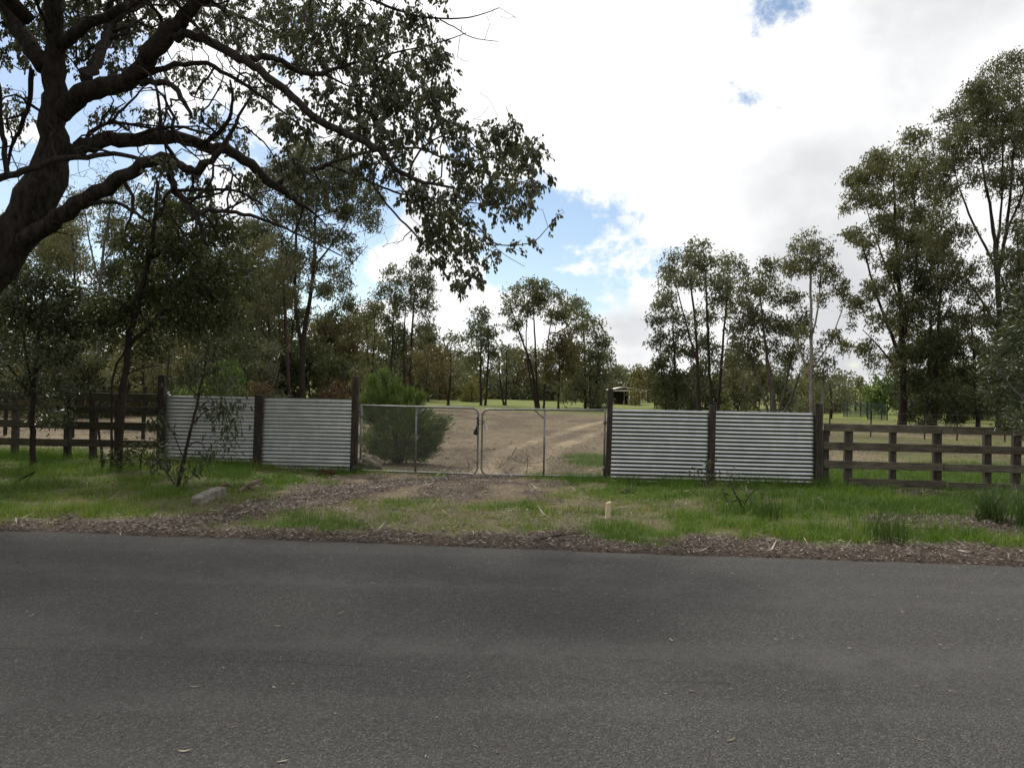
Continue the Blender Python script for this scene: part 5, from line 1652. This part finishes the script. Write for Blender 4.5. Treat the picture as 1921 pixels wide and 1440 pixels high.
# green mesh tree guards
def guard(px, D, w_, label):
    p = P(px, 775, D)
    z = float(zt(p[0], p[1]))
    root = empty('tree_guard', (p[0], p[1], z))
    tag(root, label, 'tree guard')
    cs = [(-w_, -w_ * .5), (w_, -w_ * .6), (w_ * .9, w_ * .6), (-w_ * .9, w_ * .5)]
    for (x, y) in cs:
        o = obj('stake', box_mesh('stake', 0.06, 0.06, 1.5, 0, base_z=True), MAT['post_wood'], root)
        o.location = (x, y, -0.1)
    for i in range(4):
        a, b_ = np.array(cs[i]), np.array(cs[(i + 1) % 4])
        mb = MB()
        n = int(np.hypot(*(b_ - a)) / 0.09)
        for q in range(n + 1):
            t = q / n
            p_ = a + (b_ - a) * t
            mb.tube([(p_[0], p_[1], 0.05), (p_[0], p_[1], 1.25)], 0.009, 3, cap=False)
        for q in range(13):
            mb.tube([(a[0], a[1], 0.05 + q * 0.1), (b_[0], b_[1], 0.05 + q * 0.1)], 0.009, 3, cap=False)
        o = mb.build('mesh_side', MAT['guard_mesh'], root, smooth=False)
        o['kind'] = 'stuff'
    return root


guard(1603, 66, 0.85, 'green mesh tree guard by the small dark tree')
guard(1645, 58, 0.62, 'green mesh tree guard below the rounded yellow-green tree')

# ================================================================== small things on the verge
def ground_pt(px, py):
    g = G(px, py)
    for _ in range(4):
        z = float(zt(*g))
        d = pdir(px, py)
        t = (z - CAMH) / d[2]
        g = np.array([d[0] * t, d[1] * t])
    return np.array([g[0], g[1], float(zt(*g))])


# half buried concrete block
a, b_ = ground_pt(364, 946), ground_pt(437, 922)
root_off = a
bm = bmesh.new()
L = 0.74
nseg = 14
rings = []
for i in range(nseg + 1):
    x = L * i / nseg
    taper = 1.0 if i > 1 else (0.8 + 0.1 * i)
    ring = []
    for (yy, zz_) in ((-.085, -.12), (-.085, .125), (-.076, .135), (.076, .135), (.085, .125), (.085, -.12)):
        j = random.uniform(-.002, .002)
        ring.append(bm.verts.new((x, yy * (0.8 + 0.2 * taper) + j, (zz_ if zz_ < 0 else zz_ * taper + 0.05 * x / L) + random.uniform(-.005, .005))))
    rings.append(ring)
for r0, r1 in zip(rings[:-1], rings[1:]):
    for i in range(6):
        bm.faces.new((r0[i], r0[(i + 1) % 6], r1[(i + 1) % 6], r1[i]))
bm.faces.new(rings[0][::-1])
bm.faces.new(rings[-1])
bmesh.ops.recalc_face_normals(bm, faces=list(bm.faces))
me = bpy.data.meshes.new('concrete_block')
bm.to_mesh(me)
bm.free()
o = obj('concrete_block', me, MAT['concrete'])
o.location = tuple(a + np.array([0.02, 0.02, -0.02]))
o.rotation_euler = (0, 0, math.atan2(b_[1] - a[1], b_[0] - a[0]))
tag(o, 'half-buried grey concrete block lying in the grass beside dead bark', 'concrete block')


def dead_branch(name, label, cat, lines, mat='dead_wood', w=1.0):
    """lines of photo points (x, y, lift_m, radius_m)"""
    p0 = ground_pt(*lines[0][0][:2])
    mb = MB()
    for ln in lines:
        pts, rad = [], []
        for (x, y, lift, r_) in ln:
            g = ground_pt(x, y + lift * 118)
            pts.append(g + np.array([0, 0, lift]))
            rad.append(r_)
        pts = np.array(pts)
        mb.tube(pts, np.array(rad) * w, 6, wob=0.5)
    o = mb.build(name, MAT[mat], None, p0)
    o.location = tuple(p0)
    tag(o, label, cat)
    return o


dead_branch('dead_branch', 'weathered forked dead branch and bark beyond the concrete block', 'branch',
            [[(446, 922, .03, .02), (462, 912, .07, .04), (478, 904, .09, .04), (487, 900, .11, .02), (493, 896, .14, .007)], [(478, 904, .09, .022), (492, 908, .06, .012), (505, 915, .02, .006)], [(462, 912, .06, .03), (474, 916, .04, .012), (482, 920, .02, .006)]])
dead_branch('bark_strip', 'short rusty curl of bark against the concrete block', 'bark', [[(411, 916, .04, .02), (421, 911, .09, .035), (428, 910, .08, .02), (440, 916, .03, .008)]])
dead_branch('stick', 'thin bent grey stick poking up from the grass behind the dead branch', 'stick', [[(436, 899, .01, .008), (445, 893, .06, .007), (452, 888, .12, .005), (455, 897, .05, .004)]])
dead_branch('stick', 'long thin stick lying along the leaf litter at the road edge near the peg', 'stick', [[(1005, 1013, .01, .010), (1050, 1004, .03, .010), (1095, 1000, .02, .006)]], 'bark_dark')
dead_branch('stick', 'short dark stick lying on the asphalt edge below the peg', 'stick', [[(1070, 1041, .015, .010), (1078, 1042, .02, .012), (1086, 1043, .015, .008)]], 'bark_dark')
dead_branch('stick', 'pale stick lying in grass beside the fallen green twig', 'stick', [[(1155, 924, .02, .008), (1163, 920, .05, .009), (1172, 916, .07, .006)]])
dead_branch('stick', 'dark upright dead stick standing in the paddock between the gates and wheel tracks', 'stick', [[(961, 853, .0, .012), (963, 842, .10, .010), (965, 838, .16, .009), (968, 826, .30, .008)]], 'bark_dark')
dead_branch('stick', 'thin dry stalk standing just behind the gate with the tag', 'stick', [[(989, 893, .0, .006), (988, 880, .12, .006), (990, 862, .30, .005), (987, 838, .52, .004)]], 'dead_wood')
dead_branch('stick', 'small forked twig standing behind the bush-side gate', 'stick', [[(880, 884, .0, .007), (879, 868, .14, .006), (875, 856, .26, .004)]], 'bark_dark')

# survey peg
g = ground_pt(1140, 972)
bm = bmesh.new()
bmesh.ops.create_cube(bm, size=1.0)
bmesh.ops.subdivide_edges(bm, edges=[e for e in bm.edges if abs(e.verts[0].co.z - e.verts[1].co.z) > .5], cuts=3)
for v in bm.verts:
    z = v.co.z + 0.5
    v.co.x *= 0.068 * (1 - 0.12 * z)
    v.co.y *= 0.045
    v.co.z = z * 0.34 - 0.15 + (0.012 * v.co.x / 0.034 if z > .99 else 0)
bmesh.ops.bevel(bm, geom=list(bm.edges), offset=0.004, segments=1, affect='EDGES')
me = bpy.data.meshes.new('timber_peg')
bm.to_mesh(me)
bm.free()
o = obj('timber_peg', me, MAT['peg_wood'])
o.location = tuple(g + np.array([0, 0, 0.03]))
o.rotation_euler = (0.06, 0.04, 0.2)
tag(o, 'short pale timber peg standing in the grass in front of the gates', 'peg')

# boulder behind left gate post
bm = bmesh.new()
bmesh.ops.create_icosphere(bm, subdivisions=4, radius=1.0)
for v in bm.verts:
    c = v.co
    n_ = float(fbm(np.array(c.x * 1.7 + 5), np.array(c.y * 1.7 + c.z * 2.3), 91, 3)) - .5
    v.co = c * (1 + n_ * 0.7)
    v.co.x *= 0.26
    v.co.y *= 0.24
    v.co.z *= 0.24
me = bpy.data.meshes.new('boulder')
bm.to_mesh(me)
bm.free()
g = P(690, 872, 15.5)
o = obj('boulder', me, MAT['rock'])
o.location = (g[0], g[1], float(zt(g[0], g[1])) + 0.10)
tag(o, 'brown boulder sitting behind the hinge side of the bush-side gate', 'rock')

# small sprouts and dead leaf tufts
plant('gum_seedling', 'knee-high gum seedling with broad dark leaves arching over the grass', 'seedling', 10.9,
      [[(1399, 964, 4), (1390, 945, 3.4), (1378, 925, 3), (1372, 905, 2)], [(1390, 945, 2), (1405, 925, 2), (1425, 915, 1.5)], [(1378, 925, 2), (1355, 920, 1.5)]],
      [(1370, 905, 18, 12, 0), (1385, 930, 16, 12, 0), (1415, 925, 22, 12, 0), (1350, 925, 14, 8, 0), (1395, 910, 14, 8, 0)], 'leaf_gloss', 'bark_dark', 0.105, 0.032, 0.55, 3, 0.12, 0.7, hires=True, seed=61, tip=0.002, att_px=9)
plant('gum_seedling', 'pale leafy gum seedling growing at the middle post of the iron in bright grass', 'seedling', 13.6,
      [[(1330, 912, 4), (1328, 890, 3), (1322, 868, 2)], [(1329, 895, 2), (1310, 885, 1.5), (1296, 888, 1)], [(1329, 890, 2), (1350, 885, 1.5), (1375, 890, 1)]],
      [(1322, 866, 16, 8, 0), (1312, 880, 16, 8, 0), (1296, 889, 10, 8, 0), (1330, 892, 16, 8, 0), (1355, 886, 20, 8, 0), (1375, 893, 14, 8, 0), (1318, 900, 12, 6, 0)], 'leaf_gloss', 'bark_grey', 0.085, 0.026, 0.8, 5, 0.12, 0.2, hires=True, seed=62, tip=0.002, att_px=8)
plant('dead_leaf_tuft', 'clump of rusty dead leaves at the foot of the corrugated iron by the gate', 'dead leaves', 14.2,
      [[(612, 897, 3), (610, 889, 2), (606, 883, 1)]], [(610, 887, 12, 6, 0), (603, 889, 10, 5, 0), (620, 890, 8, 5, 0)], 'leaf_brown', 'bark_red', 0.11, 0.045, 1.2, 6, 0.10, 0.6, hires=True, seed=63, tip=0.002, att_px=6)
plant('leafy_twig', 'fallen green leafy twig lying on the grass below the iron panel', 'twig', 12.6,
      [[(1168, 926, 2.4), (1180, 920, 2), (1190, 926, 1.5), (1198, 932, 1)]], [(1172, 922, 8, 4, 0), (1186, 924, 10, 5, 0), (1178, 926, 10, 4, 0)], 'leaf_dark', 'bark_dark', 0.10, 0.03, 1.0, 4, 0.10, 0.1, hires=True, seed=64, tip=0.002, att_px=6)


def blades(n, base, h, wd, lean, rg, tone, nseg=3):
    """grass blades: base Nx3, heights h, width wd; returns V, F(quads+tri as quads), rnd"""
    ang = rg.rand(n) * 2 * PI
    ld = np.stack([np.cos(ang), np.sin(ang), np.zeros(n)], -1)
    pa = rg.rand(n) * 2 * PI
    sd_ = np.stack([np.cos(pa), np.sin(pa), np.zeros(n)], -1)
    rows = []
    for i in range(nseg + 1):
        t = i / nseg
        c = base + ld * (lean * h * t * t)[:, None] + np.array([0, 0, 1.0]) * (h * (t - 0.25 * np.minimum(lean, 1.2) * t * t))[:, None]
        if i == nseg:
            rows.append(c)
            break
        wv = wd * (1 - t ** 1.5)
        rows.append(c - sd_ * wv[:, None] * .5)
        rows.append(c + sd_ * wv[:, None] * .5)
    V = np.stack(rows, 1).reshape(-1, 3)
    k_ = 2 * nseg + 1
    b_ = np.arange(n)[:, None] * k_
    T = b_ + np.array([2 * nseg - 2, 2 * nseg - 1, 2 * nseg])
    if nseg == 1:
        return V, [T], tone
    Q = np.concatenate([b_ + np.array([2 * i, 2 * i + 1, 2 * i + 3, 2 * i + 2]) for i in range(nseg - 1)])
    return V, [Q, T], np.tile(tone, nseg)


def tussock(px, py, h, n, label, mat, spread=0.10, lean=(0.2, 1.0), seed=1, wd=0.006):
    g = ground_pt(px, py)
    rg = np.random.RandomState(seed)
    base = rg.normal(size=(n, 3)) * np.array([spread, spread, 0]) * .5
    hh = h * rg.uniform(.55, 1.1, n)
    V, F, t = blades(n, base, hh, np.full(n, wd), rg.uniform(*lean, n), rg, rg.rand(n), 5)
    root = empty('tussock', tuple(g - np.array([0, 0, .02])))
    me = mesh_np('blades', V, F, rnd=t)
    o = obj('blades', me, MAT[mat], root)
    o['kind'] = 'stuff'
    tag(root, label, 'tussock')
    return root


tussock(1438, 975, 0.52, 130, 'dark upright rush tussock right beside the broad-leafed seedling', 'grass_deep', 0.20, (0.05, 0.45), 71)
tussock(1668, 1018, 0.58, 200, 'fine dark green tussock rising from grass at the litter edge of the road', 'grass_deep', 0.24, (0.1, 0.6), 72)
tussock(1860, 978, 0.72, 380, 'large arching tussock beside the bare mulch patch', 'grass_deep', 0.22, (0.2, 1.1), 73)
tussock(1925, 988, 0.80, 300, 'dark tussock at the edge of the mulch patch under the shiny-leafed shrub', 'grass_deep', 0.20, (0.15, 0.9), 74)
tussock(892, 868, 0.16, 60, 'tiny low tuft on the bare track behind the gates', 'grass_dry', 0.12, (0.3, 1.2), 75)
tussock(1755, 1000, 0.40, 120, 'pale fine tussock on the open grass left of the mulch patch', 'grass_green', 0.30, (0.2, 0.9), 76)

# ------------------------------------------------------------------ grass
rg = np.random.RandomState(21)


def scatter(n, u0, u1, v0, v1):
    u = rg.uniform(u0, u1, n)
    v = rg.uniform(v0, v1, n)
    x, y = xy_of(u, v)
    return u, v, x, y


def inview(x, y, m_=0.6):
    return np.abs(x) < y * (960 / FPX) * 1.04 + m_


n = 250000
u, v, x, y = scatter(n, -12, 12, 0.1, 7.4)
gz_, lz_, bz_, fz_ = zones(x, y)
clump = fbm(x * 2.6, y * 2.6, 55, 3)
keep = (rg.rand(n) < np.clip(gz_ * (0.18 + 1.35 * sst(clump, 0.32, 0.62)), 0, 1)) & inview(x, y) & (gz_ > 0.08)
u, v, x, y, gz_, clump = u[keep], v[keep], x[keep], y[keep], gz_[keep], clump[keep]
n = len(x)
tall = 0.4 + 0.6 * sst(u, 0.5, 3.5) + 0.25 * sst(-u, 3.5, 6)
near_f = sst(v, 5.2, 6.5)
h = (0.045 + 0.085 * tall * (1 - 0.55 * near_f * sst(u, 5.6, 6.4)) + 0.09 * near_f * tall * (1 - sst(u, 5.4, 6.2)) + 0.05 * sst(clump, .5, .7)) * rg.uniform(0.5, 1.35, n)
tone = np.clip(0.36 - 0.14 * sst(u, 1.0, 4.0) + 0.9 * (fbm(x * 0.8, y * 0.8, 65, 3) - 0.5) + rg.normal(size=n) * 0.22 + 0.26 * sst(0.85 - gz_, 0, 0.5) + 0.25 * sst(fbm(x * 3.1, y * 3.1, 97, 2), .62, .8), 0, 1)
V, F, t = blades(n, np.stack([x, y, zt(x, y) - 0.01], -1), h, rg.uniform(.005, .010, n), rg.uniform(0.1, 1.1, n), rg, tone, 2)
me = mesh_np('verge_grass', V, F, rnd=t)
o = obj('verge_grass', me, MAT['grass_green'])
tag(o, 'green grass covering the roadside verge', 'grass', kind='stuff')
n_verge = n

# grass behind the fences
n = 160000
u, v, x, y = scatter(n, -14, 16, 6.5, 12.5)
gz_, lz_, bz_, fz_ = zones(x, y)
keep = (rg.rand(n) < gz_ * 0.95) & inview(x, y) & (gz_ > .12)
u, v, x, y = u[keep], v[keep], x[keep], y[keep]
n = len(x)
h = rg.uniform(.06, .19, n) * (0.6 + 0.4 * sst(u, 4, 6))
tone = np.clip(0.3 + rg.normal(size=n) * 0.2, 0, 1)
V, F, t = blades(n, np.stack([x, y, zt(x, y) - 0.01], -1), h, rg.uniform(.006, .011, n), rg.uniform(0.1, 1.0, n), rg, tone, 2)
me = mesh_np('paddock_green_grass', V, F, rnd=t)
o = obj('paddock_green_grass', me, MAT['grass_green'])
tag(o, 'long green grass just inside the fences', 'grass', kind='stuff')

# dry short grass and stubble in the paddock
n = 140000
D_ = 15 + 50 * rg.rand(n) ** 1.7
x = rg.uniform(-1, 1, n) * (D_ * 0.72)
y = D_
u, v = uv_of(x, y)
gz_, lz_, bz_, fz_ = zones(x, y)
cl_ = fbm(x * 0.9, y * 0.9, 85, 4)
keep = (v > 6.6) & (rg.rand(n) < (0.12 + sst(cl_, .42, .62)) * (1 - bz_ * 0.95)) & (fz_ < .6)
x, y, v, cl_ = x[keep], y[keep], v[keep], cl_[keep]
n = len(x)
h = rg.uniform(.02, .075, n) * (0.8 + .5 * sst(cl_, .5, .7))
tone = np.clip(rg.rand(n), 0, 1)
V, F, t = blades(n, np.stack([x, y, zt(x, y) - 0.005], -1), h, 0.004 + 0.0004 * y, rg.uniform(0.4, 1.8, n), rg, tone, 1)
me = mesh_np('dry_stubble', V, F, rnd=t)
o = obj('dry_stubble', me, MAT['grass_dry'])
tag(o, 'short dry stubble over the brown paddock', 'grass', kind='stuff')


# ------------------------------------------------------------------ leaf litter
def litter(name, x, y, zf, L0, L1, W0, W1, mat, label, tone, lift=0.02, flat=0.35):
    n = len(x)
    a = rg.rand(n) * 2 * PI
    tz = rg.normal(size=n) * flat * .5
    d = np.stack([np.cos(a) * np.cos(tz), np.sin(a) * np.cos(tz), np.sin(tz)], -1)
    roll = rg.normal(size=n) * flat
    sdv = np.stack([-np.sin(a), np.cos(a), np.zeros(n)], -1)
    upv = np.cross(d, sdv)
    sdv = sdv * np.cos(roll)[:, None] + upv * np.sin(roll)[:, None]
    nor = np.cross(d, sdv)
    L = rg.uniform(L0, L1, n)[:, None]
    W = rg.uniform(W0, W1, n)[:, None]
    p = np.stack([x, y, zf(x, y) + 0.004 + rg.rand(n) * lift], -1)
    p[:, 2] += np.abs(d[:, 2]) * L[:, 0] * .5
    curl = nor * L * rg.uniform(-.06, .16, n)[:, None]
    rows = [p - d * L * .5 + curl, p + sdv * W * .5, p + d * L * .5 + curl, p - sdv * W * .5]
    V = np.stack(rows, 1).reshape(-1, 3)
    F = np.arange(n)[:, None] * 4 + np.array([0, 1, 2, 3])
    me = mesh_np(name, V, [F], rnd=tone)
    o = obj(name, me, MAT[mat])
    tag(o, label, 'leaf litter', kind='stuff')
    return o


n = 230000
u, v, x, y = scatter(n, -11, 11, -0.22, 7.0)
gz_, lz_, bz_, fz_ = zones(x, y)
lz_ = np.where(v < 0, sst(v, -0.22, 0.05) * 0.5, lz_)
keep = (rg.rand(n) < lz_ ** 1.5 * 0.9 + 0.012) & inview(x, y)
x, y, v = x[keep], y[keep], v[keep]
tone = np.clip(rg.beta(1.0, 1.15, len(x)), 0, 1)


def zmix(x, y):
    u, v = uv_of(x, y)
    return np.maximum(zt(x, y), np.where(v < 0.1, road_z(x, y), -1))


litter('leaf_litter', x, y, zmix, .018, .082, .005, .017, 'litter', 'brown leaf and bark litter along the road edge and driveway', tone, 0.035, 0.4)
n_lit = len(x)
# longer bark strips and twigs among the litter
sel = rg.rand(len(x)) < 0.008
litter('bark_strips', x[sel], y[sel], zmix, .12, .38, .010, .026, 'litter', 'long curled bark strips and twigs lying in the roadside litter', np.clip(rg.beta(1.2, 1.0, sel.sum()), 0, 1), 0.05, 0.45)

n = 120000
D_ = 15 + 40 * rg.rand(n) ** 1.9
x = rg.uniform(-1, 1, n) * (D_ * 0.72)
y = D_
u, v = uv_of(x, y)
gz_, lz_, bz_, fz_ = zones(x, y)
keep = (v > 6.7) & (rg.rand(n) < (0.12 + 0.5 * sst(fbm(x * .8, y * .8, 131, 4), .4, .65)) * (1 - 0.7 * bz_) + lz_) & (gz_ < .5)
x, y = x[keep], y[keep]
litter('paddock_leaf_litter', x, y, zt, .03, .13, .010, .035, 'paddock_litter', 'pale dry leaves scattered over the brown paddock', rg.rand(len(x)), 0.02, 0.3)

# specks and leaf fragments on the asphalt
n = 1500
u, v, x, y = scatter(n, -7.5, 7, -6.0, -0.1)
keep = rg.rand(n) < 0.35 + 0.65 * sst(v, -2.5, 0)
x, y = x[keep], y[keep]
litter('asphalt_flecks', x, y, road_z, .012, .035, .005, .014, 'paddock_litter', 'tiny pale leaf fragments strewn over the asphalt', np.clip(rg.rand(len(x)) * .8 + .3, 0, 1), 0.002, 0.1)

# individual fallen leaves on the road
lm = []
for q in range(4):
    pts = []
    L, W = 0.085 + 0.015 * q, 0.017 + 0.002 * q
    bend = (-.25, .2, .35, -.1)[q]
    N_ = 7
    Vl = []
    for i in range(N_ + 1):
        t = i / N_
        wv = W * math.sin(PI * t) ** .8 * .5 + 0.0005
        cx_, cy_ = L * (t - .5), bend * L * (t - .5) ** 2
        cz_ = 0.012 * (2 * t - 1) ** 2
        Vl += [(cx_, cy_ - wv, cz_ + 0.004), (cx_, cy_, cz_), (cx_, cy_ + wv, cz_ + 0.004)]
    F = []
    for i in range(N_):
        for j in range(2):
            F.append([3 * i + j, 3 * i + j + 1, 3 * i + j + 4, 3 * i + j + 3])
    me = mesh_np('fallen_leaf', np.array(Vl), [np.array(F)], rnd=np.full(len(F), (0.55, 0.8, 0.95, 0.7)[q]))
    me.materials.append(MAT['paddock_litter'])
    lm.append(me)
spots = [(640, 1153), (520, 1178), (1020, 1156), (1222, 1156), (1234, 1196), (1695, 1151), (1840, 1134), (1390, 1194), (1297, 1302), (1580, 1335), (1845, 1278), (1770, 1220), (1592, 1230), (390, 1348), (345, 1416), (436, 1370), (530, 1435), (420, 1258),
         (365, 1294), (60, 1158), (425, 1065), (225, 1027), (280, 1099), (20, 1046), (470, 1118), (1080, 1042), (1445, 1058), (1260, 1205), (700, 1096), (830, 1170), (870, 1175), (1640, 1218), (1725, 1394), (1370, 1395), (260, 1150), (140, 1300)]
rr = random.Random(9)
for (px, py) in spots:
    g = G(px, py)
    o = obj('fallen_leaf', rr.choice(lm), None)
    o.location = (g[0], g[1], float(road_z(g[0], g[1])) + 0.003)
    o.rotation_euler = (rr.uniform(-.1, .1), rr.uniform(-.1, .1), rr.uniform(0, 6.28))
    s = rr.uniform(.35, .62)
    o.scale = (s, s, s)
    tag(o, 'pale dry leaf lying alone on the dark asphalt', 'leaf', 'fallen leaves scattered on the road')

tris = sum(sum(len(p.vertices) - 2 for p in me.polygons) if len(me.polygons) < 2000 else len(me.loops) - 2 * len(me.polygons) for me in bpy.data.meshes)
print('TRIS', tris, 'verge blades', n_verge, 'litter', n_lit)
